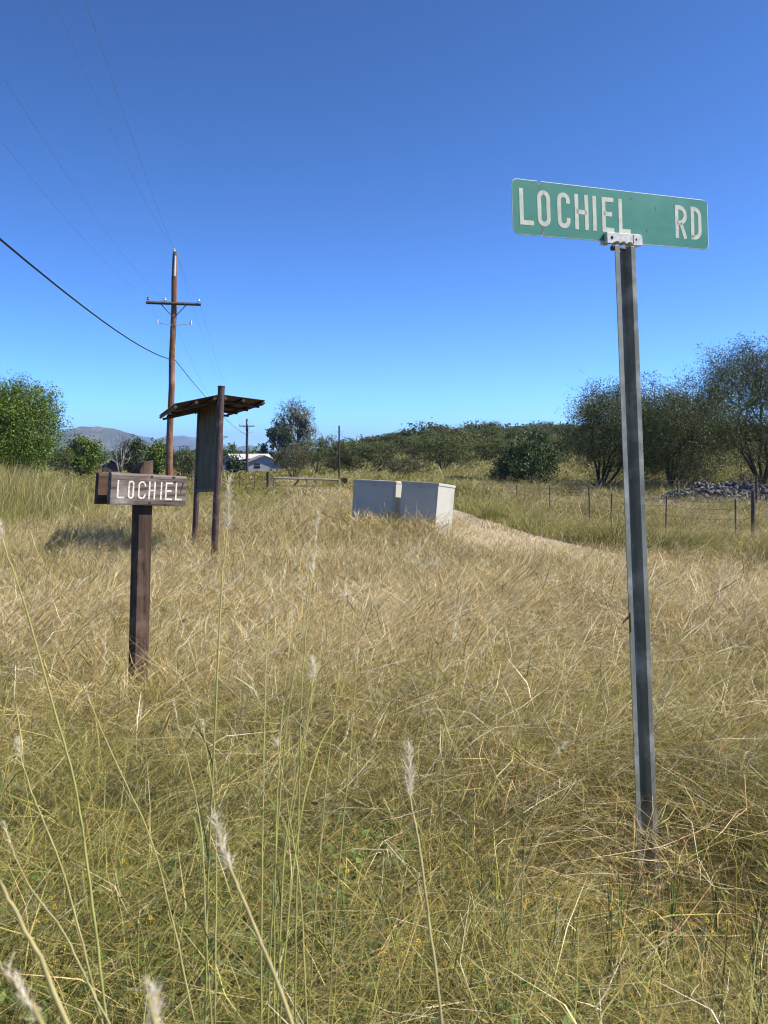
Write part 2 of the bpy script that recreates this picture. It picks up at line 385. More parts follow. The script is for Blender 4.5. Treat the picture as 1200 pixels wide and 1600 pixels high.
def strokes(mb, lines, t, x0, z0, y0, y1, sx=0):
    for ln in lines:
        p = [Vector((q[0]+x0, q[1]+z0)) for q in ln]; q = [p[0]]
        for a in p[1:]:
            if (a-q[-1]).length > 1e-5: q.append(a)
        p = q; L, Rr = [], []
        for i, c in enumerate(p):
            d0 = (p[i]-p[i-1]).normalized() if i else None; d1 = (p[i+1]-p[i]).normalized() if i < len(p)-1 else None
            d0 = d0 or d1; d1 = d1 or d0
            n0, n1 = Vector((-d0.y, d0.x)), Vector((-d1.y, d1.x)); m = (n0+n1)
            m = m.normalized() if m.length > 1e-6 else n0; k = min(1/max(.35, m.dot(n0)), 1.8)
            L.append(c+m*t/2*k); Rr.append(c-m*t/2*k)
        n = len(p); vs = []
        for yy in (y0, y1):
            vs += [(v.x, yy, v.y) for v in L]+[(v.x, yy, v.y) for v in Rr]
        fs = []
        for i in range(n-1):
            fs.append((i, n+i, n+i+1, i+1)); fs.append((2*n+i, 2*n+i+1, 3*n+i+1, 3*n+i))
            fs.append((i, i+1, 2*n+i+1, 2*n+i)); fs.append((n+i, 3*n+i, 3*n+i+1, n+i+1))
        fs += [(0, 2*n, 3*n, n), (n-1, 2*n-1, 4*n-1, 3*n-1)]
        mb.add(vs, fs)
def solve_s(px, X0, Y0, dx, dy):
    u = (px-600)/F; return (u*Y0-X0)/(dx-u*dy)

# ---------------------------------------------------------------- green street name sign
M_galv = noisy(mat('galvanised_steel', (.3, .31, .32), .45, .0, .5), (.24, .25, .26), (.36, .37, .38), (14, 14, 14), 6, bump=.15, dist=.002, c3=(.16, .17, .17), s3=9, t3=(.5, .75))
M_postg = noisy(mat('painted_post_steel', (.1, .15, .15), .5), (.10, .105, .085), (.18, .18, .15), (22, 22, 5), 7, bump=.2, dist=.002, c3=(.30, .29, .26), s3=11, t3=(.48, .7))
M_alu = noisy(mat('cast_aluminium', (.55, .54, .51), .55, .0, .4), (.42, .41, .39), (.6, .59, .56), (60, 60, 60), 5, bump=.25, dist=.002)
M_rust = noisy(mat('rusty_iron', (.1, .05, .03), .85), (.055, .025, .018), (.15, .07, .04), (40, 40, 40), 6, bump=.4, dist=.003)
M_green = noisy(mat('sign_green', (.02, .13, .08), .42), (.030, .165, .105), (.044, .20, .135), (7, 7, 26), 9, lo=.3, hi=.7, bump=.12, dist=.001, c3=(.075, .235, .175), s3=4.2, t3=(.5, .78))
M_cream = noisy(mat('sign_letter_cream', (.5, .5, .38), .5), (.40, .395, .30), (.53, .52, .41), (30, 30, 30), 6)
M_dark = mat('dark_hole', (.012, .012, .012), .9)
M_edge = mat('bare_sheet_metal', (.6, .62, .6), .4, spec=.6)

X0, Y0, dx, dy = .452, 2.91, .831, .38
SW = math.hypot(dx, dy); SA = math.atan2(dy, dx)
gs = thing('street_sign', 'green street name sign reading LOCHIEL RD on a tall leaning channel post', 'street sign', (0.90, 3.10, hz1(.9, 3.1)))
base = Vector(gs.location)
plate_root = Vector((X0, Y0, 2.361))-base
H_S = .192
def rrect(x0, x1, z0, z1, r, n=5):
    return arc(x1-r, z1-r, r, 0, 90, n)+arc(x0+r, z1-r, r, 90, 180, n)+arc(x0+r, z0+r, r, 180, 270, n)+arc(x1-r, z0+r, r, 270, 360, n)
MS = Matrix.Translation(plate_root) @ Matrix.Rotation(SA, 4, 'Z') @ Matrix.Rotation(R(-2.4), 4, 'Y').inverted() @ Matrix.Rotation(R(-.0), 4, 'X')
MS = Matrix.Translation(plate_root) @ Matrix.Rotation(SA, 4, 'Z') @ Matrix.Rotation(-math.asin(.036/SW), 4, 'Y')
out = rrect(0, SW, 0, H_S, .022)
# chips bitten out of the edges near the left end
def bite(o, x, top, wd, dp):
    res = []; zt = H_S if top else 0; s = -1 if top else 1
    for k in range(len(o)):
        a, b3 = o[k], o[(k+1) % len(o)]; res.append(a)
        if abs(a[1]-zt) < 1e-4 and abs(b3[1]-zt) < 1e-4 and min(a[0], b3[0]) < x-wd and max(a[0], b3[0]) > x+wd:
            dr = 1 if b3[0] > a[0] else -1
            res += [(x-dr*wd, zt), (x-dr*wd*.3, zt+s*dp), (x+dr*wd*.4, zt+s*dp*.8), (x+dr*wd, zt)]
    return res
out = bite(out, .115, True, .008, .013); out = bite(out, .125, False, .006, .016)
out = bite(out, .53, True, .002, .003); out = bite(out, .80, True, .002, .002)
plate = MB().prism(out, -.0015, .0015, MS).build('sign_plate', M_green, gs)
rim = MB()
for k in range(len(out)):
    a, b3 = Vector((out[k][0], 0, out[k][1])), Vector((out[(k+1) % len(out)][0], 0, out[(k+1) % len(out)][1]))
    if (a-b3).length > 1e-4: rim.tube([MS @ a, MS @ b3], .0019, 4)
rim.build('plate_edge', M_edge, plate)
word = {'L': MB(), 'R': MB()}
for ch, z0, z1 in [('L', 112, 187), ('O', 208, 277), ('C', 315, 383), ('H', 408, 481), ('I', 500, 528), ('E', 554, 617), ('L', 643, 705), ('R', 946, 1009), ('D', 1030, 1086)]:
    a = solve_s(780+z0/3.43, X0, Y0, dx, dy)*SW; b3 = solve_s(780+z1/3.43, X0, Y0, dx, dy)*SW
    z = .034; h = .128; tk = .0165
    strokes(word['R' if z0 > 900 else 'L'], letter(ch, b3-a, h, tk), tk, a, z, -.0022, -.0016)
for lt in word.values():
    lt.v = [tuple(MS @ Vector(v)) for v in lt.v]
    lt.build('lettering', M_cream, plate)
M_wear = noisy(mat('sign_wear', (.2, .15, .12), .8), (.03, .05, .04), (.3, .22, .16), (40, 40, 40))
for (x, z, rx, rz, ang) in [(.648, .139, .003, .010, 0), (.60, .052, .0025, .006, 20), (.53, .168, .002, .005, 30), (.118, .178, .005, .006, -40), (.124, .03, .0015, .02, 5), (.123, .012, .0032, .008, 0)]:
    c, s_ = math.cos(R(ang)), math.sin(R(ang))
    MB().prism([(x+rx*math.cos(k)*c-rz*math.sin(k)*s_, z+rx*math.cos(k)*s_+rz*math.sin(k)*c) for k in np.linspace(0, 6.28, 9)[:-1]], -.0021, -.0016, MS).build('scratch', M_wear, plate)
# bracket that clamps the plate on top of the post
pb = .5*(955+984)
sc = solve_s(961, X0, Y0, dx, dy)*SW; s0 = solve_s(943.5, X0, Y0, dx, dy)*SW; s1 = solve_s(998.5, X0, Y0, dx, dy)*SW
zt, zb = .029, -.012
for side, name in ((-1, 'front'), (1, 'rear')):
    y0, y1 = (-.020, -.0025) if side < 0 else (.0025, .020)
    prof = [(s0, zb+.001), (s0, zt), (s1-.008, zt+.001), (s1, zt-.006), (s1, zb+.001), (s1-.03, zb)]
    n = 12
    for k in range(n+1):                                     # scalloped lower edge
        q = k/n; xx = s1-.045-(s1-s0-.09)*q; prof.append((xx, zb+.010*abs(math.sin(q*math.pi*2.5))**.7))
    prof.append((s0+.02, zb))
    br = MB().prism(prof, y0, y1, MS).build('bracket_jaw', M_alu, gs, bevel=.0015)
    if side < 0:
        for hx, hr in ((s0+.022, .0062), (s1-.030, .0040)):
            MB().prism([(hx+hr*math.cos(k), .010+hr*1.15*math.sin(k)) for k in np.linspace(0, 6.283, 13)[:-1]], y0-.0006, y0+.002, MS).build('bolt_hole', M_dark, br)
        MB().prism([(s1-.045, zb+.004), (s1-.042, zb+.004), (s1-.043, zt-.002), (s1-.046, zt-.002)], y0-.0004, y0+.002, MS).build('seam', M_dark, br)
# leaning flared channel post
top = Vector(((977-600)/F*3.06, 3.06, EYE-(384-HOR)/F*3.06))-base
bot = Vector(((1019-600)/F*3.06, 3.06, -.25))-base
bot = bot+(bot-top)*0
axis = (top-bot).normalized()
PA = R(23)                                            # which way the open side faces
xr = Vector((math.cos(PA), math.sin(PA), 0)); xr = (xr-axis*xr.dot(axis)).normalized(); yr = axis.cross(xr)
hw, fl, dep, th = .047, .021, .032, .0032
prof = [(-hw, 0), (-hw+fl, 0), (-hw+fl+.013, dep), (hw-fl-.013, dep), (hw-fl, 0), (hw, 0),
        (hw, th), (hw-fl+th*.6, th), (hw-fl-.013+th*.6, dep+th), (-hw+fl+.013-th*.6, dep+th), (-hw+fl-th*.6, th), (-hw, th)]
vs = []
zs = [0, 1]
for q in zs:
    for a, b3 in prof: vs.append(bot.lerp(top, q)+xr*a+yr*b3)
n = len(prof); fs = [(i, (i+1) % n, n+(i+1) % n, n+i) for i in range(n)]
caps = [(0, 1, 10, 11), (1, 2, 9, 10), (2, 3, 8, 9), (3, 4, 7, 8), (4, 5, 6, 7)]
fs += caps+[tuple(i+n for i in c[::-1]) for c in caps]
post = MB().add(vs, fs).build('post', M_postg, gs, bevel=.0008)
bl = MB().tube([top-axis*.008-xr*.045+yr*.012, top-axis*.010+xr*.010+yr*.012], [.008, .0055], 6)
bl.tube([top-axis*.008-xr*.052+yr*.012, top-axis*.008-xr*.043+yr*.012], .0105, 6); bl.build('bolt', M_rust, gs)
c = top-axis*1.365-xr*.042
MB().tube([c+Vector((0, .004, .008)), c+Vector((-.028, -.004, -.018))], .0035, 5).tube([c+axis*.02, c-axis*.05], .0035, 5).build('wire_stub', M_rust, gs)

# ---------------------------------------------------------------- wooden LOCHIEL sign
def woodmat(name, c1, c2, c3, k=1.0, axis=2):
    sc = [38, 38, 38]; sc[axis] = 2.2
    m = noisy(mat(name, c1, .85, spec=.2), c1, c2, tuple(sc), 9, lo=.36, hi=.64, bump=.9, dist=.004, c3=c3, s3=6*k, t3=(.5, .68))
    return m
M_board = woodmat('weathered_board', (.06, .042, .034), (.215, .175, .15), (.27, .235, .205), axis=0)
M_board2 = woodmat('brown_stained_board', (.05, .028, .02), (.12, .07, .05), (.15, .10, .07), axis=0)
M_post = woodmat('brown_stained_post', (.028, .016, .011), (.085, .052, .036), (.14, .095, .07), axis=2)
M_white = noisy(mat('routed_white_paint', (.7, .66, .58), .7), (.22, .17, .13), (.64, .58, .48), (70, 70, 70), 5, lo=.33, hi=.5)
WB = Vector((0, 0, 0)); wx, wy = (214-600)/F*4.9, 4.9
ws = thing('wooden_sign', 'brown wooden post sign with routed white letters LOCHIEL on weathered board', 'wooden sign', (wx, wy, hz1(wx, wy)), (0, 0, R(44)))
lean = Matrix.Rotation(R(1.5), 4, 'Y')
zg = hz1(wx, wy)
pw = .086; zt = 1.545-zg
pm = MB(); h0 = pw/2
# post with a cut, worn top
zl = zt-.055
rings = []
for z in (-.3, .3, .7, 1.1, zl):
    j = .0018*math.sin(z*17)
    rings.append([(-h0+j, -h0, z), (h0, -h0-j, z), (h0-j, h0, z), (-h0, h0+j, z)])
rings.append([(-h0*.35, -h0, zt-.008), (h0, -h0, zt+.004), (h0, h0, zt-.004), (-h0*.2, h0, zt-.012)])
vs = [lean @ Vector(v) for r_ in rings for v in r_]; fs = [(0, 3, 2, 1), (20, 21, 22, 23)]
for k in range(5):
    for i in range(4): fs.append((4*k+i, 4*k+(i+1) % 4, 4*k+4+(i+1) % 4, 4*k+4+i))
MB().add(vs, fs).build('post', M_post, ws, bevel=.003)
def board(x0, x1, yf, yb, z0, z1, m, roll):
    b_ = .010
    pc = Matrix.Translation(Vector((0, 0, (z0+z1)/2))); Mr = lean @ pc @ Matrix.Rotation(R(roll), 4, 'Y') @ pc.inverted()
    pr = [(yf+b_*.3, z0), (yf, z0+b_), (yf, z1-b_*1.3), (yf+b_*.9, z1), (yb, z1), (yb, z0)]
    n = 6; vs = [Mr @ Vector((x, a, b3)) for x in (x0, x1) for a, b3 in pr]
    return MB().add(vs, [tuple(range(n))[::-1], tuple(range(n, 2*n))]+[(i, (i+1) % n, n+(i+1) % n, n+i) for i in range(n)]).build('sign_board', m, ws, bevel=.0012), Mr
BX0, BX1 = -.240, .243; BZ0, BZ1 = 1.283-zg, 1.465-zg
yf = -h0-.041; bd, Mb = board(BX0, BX1, yf, -h0-.001, BZ0, BZ1, M_board, 2.6)
tag(bd, 'grey weathered front board with routed white letters')
b2, _ = board(-.255, .20, h0+.001, h0+.04, BZ0-.004, BZ1-.004, M_board2, 2.4); tag(b2, 'dark brown stained back board')
lt = MB(); BL = BX1-BX0
for ch, z0, z1 in [('L', 250, 297), ('O', 318, 355), ('C', 380, 428), ('H', 445, 487), ('I', 517, 528), ('E', 548, 592), ('L', 610, 653)]:
    f0, f1 = (z0-217)/(683-217), (z1-217)/(683-217); k = .035    # slight perspective along the board
    f0, f1 = (f*(1+k)-0*k if False else f/(1+.07*(1-f)) for f in (f0, f1))
    tk = .0098; hh = .104
    strokes(lt, letter(ch, (f1-f0)*BL, hh, tk), tk, BX0+(f0+.012)*BL, BZ0+.036, yf-.0012, yf+.002)
lt.v = [tuple(Mb @ Vector(v)) for v in lt.v]
lt.build('lettering', M_white, bd)
nl = MB()
for fx, fz, s_ in [(.52, .93, .008), (.51, .10, .008), (.82, .93, .010), (.835, .80, .007), (.80, .95, .005), (.72, .05, .006)]:
    x, z = BX0+fx*BL, BZ0+fz*(BZ1-BZ0)
    rr = random.Random(int(fx*1000)); nl.prism([(x+s_*rr.uniform(.5, 1.2)*math.cos(k), z+s_*rr.uniform(.5, 1.1)*math.sin(k)) for k in np.linspace(0, 6.28, 8)[:-1]], yf-.002, yf+.004, Mb)
# splits in the grain
for (a, b3, z_, e) in [(.01, .22, .80, .0015), (.3, .62, .74, .0013), (.5, .8, .87, .002), (.72, .99, .60, .0014), (.03, .4, .22, .0012), (.55, .97, .16, .0016)]:
    x0_, x1_ = BX0+a*BL, BX0+b3*BL; z = BZ0+z_*(BZ1-BZ0)
    nl.prism([(x0_, z), ((x0_+x1_)/2, z-e), (x1_, z+.002), ((x0_+x1_)/2, z+e)], yf-.0009, yf+.001, Mb)
x0_ = BX0+.915*BL; z = BZ0+.63*(BZ1-BZ0); nl.prism([(x0_, z-.03), (x0_+.004, z-.03), (x0_+.022, z+.028), (x0_+.014, z+.03)], yf-.0017, yf+.001, Mb)
nl.build('nail_heads_and_splits', mat('old_iron_and_cracks', (.03, .02, .016), .9), bd)

# ---------------------------------------------------------------- notice board with a metal roof
M_pipe = noisy(mat('rust_red_pipe', (.1, .04, .03), .6), (.042, .022, .018), (.085, .045, .036), (30, 30, 6), 6, bump=.3, dist=.002, c3=(.17, .09, .06), s3=8)
M_roofm = noisy(mat('rusty_brown_roof', (.06, .035, .025), .75), (.045, .028, .02), (.10, .065, .045), (8, 8, 8), 6, bump=.2, c3=(.13, .08, .05), s3=2)
M_panel = noisy(mat('clouded_acrylic', (.14, .13, .09), .8, spec=.1), (.075, .06, .03), (.13, .105, .055), (5, 5, 3), 8, c3=(.17, .14, .08), s3=3.2, t3=(.52, .75))
kx, ky = -2.16, 11.05; kz = hz1(kx, ky)
ks = thing('notice_board', 'empty notice board on two rusty pipe posts under a low brown metal roof', 'notice board', (kx, ky, kz))
ax = Vector((-.31, .95, 0)).normalized(); wv = Vector((.95, .31, 0)).normalized(); LN = 2.72
K = lambda l, w_, z: ax*l+wv*w_+Vector((0, 0, z-kz))
lean_ = -.043
def kp(l, z): return K(l, lean_*(2.45-z), z) if False else K(l, 0, z)+Vector((-.043*(2.45-z), 0, 0))
for l, zt_, r_ in ((0, 2.455, .046), (LN, 2.40, .046)):
    p = MB().tube([kp(l, kz-.4), kp(l, zt_)], r_, 14).build('post', M_pipe, ks, smooth=False)
    MB().tube([kp(l, zt_), kp(l, zt_+.012)], r_+.006, 14).build('post_cap', M_pipe, p)
zb0, zb1, zt0 = 1.06, .93, 2.28
def quadpanel(l0, l1, zz, y0, y1):
    (a0, a1), (b0, b1) = zz
    vs = []
    for off in (y0, y1):
        for l, z in ((l0, a0), (l1, b0), (l1, b1), (l0, a1)): vs.append(kp(l, z)+wv*off)
    return vs, [(0, 1, 2, 3), (7, 6, 5, 4), (0, 4, 5, 1), (1, 5, 6, 2), (2, 6, 7, 3), (3, 7, 4, 0)]
vs, fs = quadpanel(.06, LN-.06, ((zb0+.03, zt0-.02), (zb1+.03, zt0-.02)), -.016, .016)
pn = MB().add(vs, fs).build('display_panel', M_panel, ks)
fr = MB()
for args in [(.046, .11, ((zb0, zt0), (zb0, zt0))), (LN-.11, LN-.046, ((zb1, zt0), (zb1, zt0))), (.111, LN-.111, ((zb0, zb0+.05), (zb1, zb1+.05))), (.111, LN-.111, ((zt0-.05, zt0), (zt0-.05, zt0)))]:
    vs, fs = quadpanel(*args, -.026, .026); fr.add(vs, fs)
fr.build('panel_frame', M_roofm, pn)
# corrugated sheets on both sides of the ridge, ribs running down the slope
def sheet(sgn, name):
    n = 48; vs = []; l0, l1 = .12, 3.72
    W_, ze = (.60, 2.215) if sgn < 0 else (.60, 2.285); zr = 2.352
    for k in range(n+1):
        l = l0+(l1-l0)*k/n; rib = .012*(1 if (k % 4) < 1 else 0)
        for q, e in ((0, 0), (.5, 0), (1, 0)):
            z = zr+(ze-zr)*q+rib
            vs.append(kp(l, 2.4)*1.0+wv*(sgn*(.004+W_*q))+Vector((0, 0, z-2.4)))
    up = len(vs); vs += [v-Vector((0, 0, .006)) for v in vs]; fs = []
    for k in range(n):
        for q in (0, 1):
            a = 3*k+q; fs.append((a, a+1, a+4, a+3)); a += up; fs.append((a, a+3, a+4, a+1))
    for k in range(n): fs += [(3*k+2, 3*k+2+up, 3*k+5+up, 3*k+5), (3*k, 3*k+3, 3*k+3+up, 3*k+up)]
    for k in (0, n):
        for q in (0, 1): a = 3*k+q; fs.append((a, a+up, a+1+up, a+1))
    return MB().add(vs, fs).build(name, M_roofm, ks)
for sgn in (-1, 1):
    sh = sheet(sgn, 'roof_sheet'); W_, ze = (.60, 2.215) if sgn < 0 else (.60, 2.285)
    for q in (.12, .52, .97):                                # purlins along the roof
        z = 2.352+(ze-2.352)*q-.032
        a, b3 = kp(.10, 2.4)+wv*sgn*W_*q+Vector((0, 0, z-2.4)), kp(3.74, 2.4)+wv*sgn*W_*q+Vector((0, 0, z-2.4))
        MB().tube([a, b3], .028, 4).build('purlin', M_roofm, sh)
    for l in (.30, 1.3, 2.4, 3.5):
        a, b3 = kp(l, 2.4)+Vector((0, 0, 2.352-.075-2.4))+wv*sgn*.01, kp(l, 2.4)+wv*sgn*W_*.93+Vector((0, 0, ze-.07-2.4)); MB().tube([a, b3], .02, 4).build('rafter', M_roofm, sh)
MB().tube([kp(.2, 2.27), kp(3.6, 2.27)], .028, 4).build('ridge_beam', M_roofm, ks)

# ---------------------------------------------------------------- utility cabinets
M_cab = noisy(mat('grey_white_enamel', (.5, .5, .49), .45), (.41, .395, .34), (.44, .425, .37), (3, 3, 9), 6, c3=(.30, .30, .28), s3=2.2, t3=(.5, .8), bump=.05, dist=.002)
def cabinet(name, label, X, Y, ztop, a, b_, h, up, lidov):
    up = Vector(up).normalized(); wd = Vector((.866, -.5, 0)); wd = (wd-up*wd.dot(up)).normalized(); dd = up.cross(wd)
    g = hz1(X, Y); o = thing(name, label, 'utility cabinet', (X, Y, g), group='grey metal utility cabinets')
    C = Vector((0, 0, ztop-g))
    M = Matrix((( wd.x, dd.x, up.x, 0), (wd.y, dd.y, up.y, 0), (wd.z, dd.z, up.z, 0), (0, 0, 0, 1)))
    M = Matrix.Translation(C) @ M
    MB().box((-a/2, b_/2, -h/2-.05), (a, b_, h), M).build('body', M_cab, o, bevel=.006)
    MB().box((-a/2, b_/2, -.024), (a+2*lidov, b_+2*lidov, .05), M).build('lid', M_cab, o, bevel=.008)
    dr = MB().box((-a*.5, -.006, -h/2-.02), (a-.09, .010, h-.16), M).build('door', M_cab, o, bevel=.003)
    MB().box((-a*.5+.0, -.016, -.10), (.05, .014, .03), M).build('latch', M_galv, dr, bevel=.002)
    return o
cabinet('utility_cabinet', 'squarer grey utility cabinet nearer the track, its pale right side in the sun', 1.02, 15.5, 1.005, .78, .72, 1.25, (.085, .07, 1), .012)
cabinet('utility_cabinet', 'wider grey utility cabinet behind and left of the squarer one', .24, 16.2, 1.012, .98, .62, 1.25, (.05, .03, 1), .010)

# ---------------------------------------------------------------- trees
M_bark = noisy(mat('grey_brown_bark', (.1, .08, .06), .95, spec=.1), (.045, .035, .028), (.12, .095, .075), (9, 9, 3), 7, bump=.6, dist=.03)
M_deadw = noisy(mat('bleached_dead_wood', (.4, .36, .3), .9, spec=.1), (.22, .19, .16), (.40, .36, .31), (9, 9, 3), 6)
M_leaf = leafmat('tree_leaves', .22, .55, .3)
KINDS = {
    'bigmesq': dict(pal=[(.060, .075, .022), (.085, .10, .03), (.045, .056, .018), (.12, .13, .045)], stems=6, spread=40, depth=5, kids=3, ratio=.72, flat=.1, sp=.055, per=26, leaf=(.72, 2.4), fill=.74, skirt=.10, lobes=95, lobe=1.1),
    'mesquite': dict(pal=[(.085, .105, .026), (.115, .135, .036), (.06, .078, .022), (.15, .16, .055)], stems=4, spread=38, depth=5, kids=3, ratio=.70, flat=.1, sp=.055, per=26, leaf=(.62, 2.6)),
    'greymesq': dict(pal=[(.11, .11, .05), (.14, .135, .065), (.09, .085, .04)], stems=5, spread=42, depth=5, kids=3, ratio=.7, flat=.1, sp=.06, per=20, leaf=(.6, 2.4), fill=.5),
    'cottonwood': dict(pal=[(.085, .14, .012), (.13, .19, .02), (.05, .09, .012), (.18, .23, .035)], stems=3, spread=32, depth=5, kids=4, ratio=.66, flat=.3, sp=.06, per=34, leaf=(1.25, 1.3), fill=.9, skirt=.02, lobes=70, lobe=1.15),
    'silver': dict(pal=[(.13, .15, .085), (.18, .19, .125), (.075, .095, .05), (.24, .24, .17)], stems=1, spread=24, depth=5, kids=4, ratio=.66, flat=.6, sp=.055, per=16, leaf=(.9, 1.3), fill=.93, lobes=80, skirt=.06, lobe=1.45),
    'cypress': dict(pal=[(.022, .042, .018), (.035, .06, .024), (.05, .07, .03)], stems=1, spread=22, depth=5, kids=4, ratio=.6, flat=.9, sp=.06, per=26, leaf=(1, 1.4), fill=.8, skirt=.03),
    'hackberry': dict(pal=[(.022, .042, .012), (.034, .06, .016), (.05, .08, .024), (.15, .18, .08)], stems=5, spread=36, depth=4, kids=4, ratio=.74, flat=.1, sp=.085, per=60, leaf=(1.25, 1.4), fill=.75, skirt=.02),
}
def gen_tree(seed, kind, W, H, leaf_px_D, nleaf, bare=False, base_frac=.0):
    """returns (trunk mesh builder, leaf arrays) of a tree W wide and H tall standing at the origin"""
    k = KINDS[kind]; rr = random.Random(seed); segs = []; tips = []
    def grow(p, d, L, r, dep):
        n = 3; q = p
        for i in range(n):
            d2 = (d+Vector((rr.gauss(0, .13), rr.gauss(0, .13), rr.gauss(.03, .1)))).normalized()
            q2 = q+d2*L/n; r2 = r*(1-.16*(i+1)/n*1.6)
            segs.append((q, q2, r*(1-.27*i/n), r2, dep)); q, d = q2, d2
            if dep <= k['depth']-2 and i > 0: tips.append((q2, dep))
        if dep == 0: tips.append((q, 0)); tips.append((q, 0)); return
        for c in range(k['kids']-(1 if rr.random() < .3 else 0)):
            a = R(rr.gauss(k['spread'], 9)); az = rr.uniform(0, 6.283)
            o = d.orthogonal().normalized(); o.rotate(Matrix.Rotation(az, 3, d))
            nd = (d*math.cos(a)+o*math.sin(a)+Vector((0, 0, .10))).normalized()
            grow(q, nd, L*k['ratio']*rr.uniform(.75, 1.15), r*.62, dep-1)
        if k['flat'] > .5: grow(q, (d+Vector((0, 0, .4))).normalized(), L*.8, r*.7, dep-1)
    for s_ in range(k['stems']):
        a = R(rr.uniform(18, 45)) if k['stems'] > 1 else R(2); az = 6.283*s_/k['stems']+rr.uniform(-.5, .5)
        grow(Vector((rr.uniform(-.05, .05), rr.uniform(-.05, .05), -.06)), Vector((math.cos(az)*math.sin(a), math.sin(az)*math.sin(a), math.cos(a))), 1.0, .075/math.sqrt(k['stems'])*1.4, k['depth']-1)
    T = np.array([t_[0] for t_ in tips]); lo, hi = np.percentile(T, 2, axis=0), np.percentile(T, 98, axis=0)
    sx = W*.92/max(hi[0]-lo[0], hi[1]-lo[1]); sz = H*.95/hi[2]; cx, cy = (hi[0]+lo[0])/2*.6, (hi[1]+lo[1])/2*.6
    S_ = lambda p: Vector(((p[0]-cx)*sx+cx*sx*0, (p[1]-cy)*sx, p[2]*sz))
    off = S_(Vector((0, 0, 0))); off.z = 0
    tm = MB(); rs = (sx+sz)/2
    dmin = 0 if leaf_px_D < 45 else 1
    for a, b_, r0, r1, dep in segs:
        if dep < dmin: continue
        tm.tube([S_(a)-off*0, S_(b_)], [max(r0*rs*.8, .004), max(r1*rs*.8, .0035)], 6 if dep > 2 else 3, cap=False)
    rg_ = np.random.default_rng(seed); T = T[rg_.integers(0, len(T), nleaf//8)]
    C = np.stack([(T[:, 0]-cx)*sx, (T[:, 1]-cy)*sx, T[:, 2]*sz], 1)
    sg = k['sp']*min(W, H)
    # twigs between the main limbs: lobes spread through the crown, down to the skirt
    nl = k.get('lobes', 46); skirt = k.get('skirt', .16)
    dv = rg_.normal(0, 1, (nl, 3)); dv /= np.linalg.norm(dv, axis=1)[:, None]; rad = rg_.uniform(.45, .98, nl)**.6
    zc = (skirt+1)/2; L0 = dv*rad[:, None]*np.array([W*.44, W*.44, H*(1-skirt)/2*.93])+np.array([0, 0, H*zc])
    lr = rg_.uniform(.07, .15, nl)*min(W, H*1.3)*k.get('lobe', 1)
    nf = int(len(C)*k.get('fill', .6)); li = rg_.choice(nl, nf, p=lr**2/np.sum(lr**2))
    C[:nf] = L0[li]+rg_.normal(0, .62, (nf, 3)).clip(-1.05, 1.05)*lr[li][:, None]*np.array([1, 1, .75])
    C = np.repeat(C+rg_.normal(0, sg*.6, C.shape), 8, 0)+rg_.normal(0, sg*.45, (len(C)*8, 3))
    C = C[C[:, 2] > .04*H]; N = len(C)
    ls = min(leaf_px_D, 170)*.00112*k['leaf'][0]*rg_.uniform(.5, 1.5, N); el = k['leaf'][1]
    A = rg_.normal(0, 1, (N, 3)); A /= np.linalg.norm(A, axis=1)[:, None]
    B = np.cross(A, rg_.normal(0, 1, (N, 3))); B /= np.linalg.norm(B, axis=1)[:, None]
    A = A*(ls*el*.5)[:, None]; B = B*(ls*.5)[:, None]
    Vv = np.stack([C-A, C-B*.9, C+A, C+B], 1).reshape(-1, 3)
    clump = np.repeat(rg_.normal(0, .26, (N+7)//8+1), 8)[:N]
    c = pick(rg_, k['pal'], N, .2)*(1+clump)[:, None]; c = np.clip(c, .008, .9)
    return tm, Vv, np.arange(N*4).reshape(-1, 4), np.repeat(c, 4, 0)
def plant_tree(name, label, cat, group, seed, kind, px, ytop, wpx, D, nleaf, bare=False, zoff=0, mats=None, base=None):
    p = P(px, D) if base is None else Vector((base[0], base[1], hz1(*base)))
    D = p.y
    H = EYE-(ytop-HOR)*D/F-p.z; W = wpx*D/F
    tm, Vv, Fq, c = gen_tree(seed, kind, W, H, D, nleaf)
    o = thing(name, label, cat, p, group=group)
    tm.build('trunk', mats or M_bark, o)
    if not bare: npmesh('crown', Vv, Fq, M_leaf, o, col=c)
    o['H'] = H; del o['H']
    return o
GT = 'trees and thickets behind the field'
plant_tree('cottonwood_tree', 'big bushy bright green tree at the left edge of the field', 'tree', None, 3, 'cottonwood', 8, 590, 165, 45, 80000)
plant_tree('cottonwood_tree', 'pale taller tree only just showing above the big bushy one at the left edge', 'tree', GT, 4, 'silver', -22, 566, 70, 64, 5000)
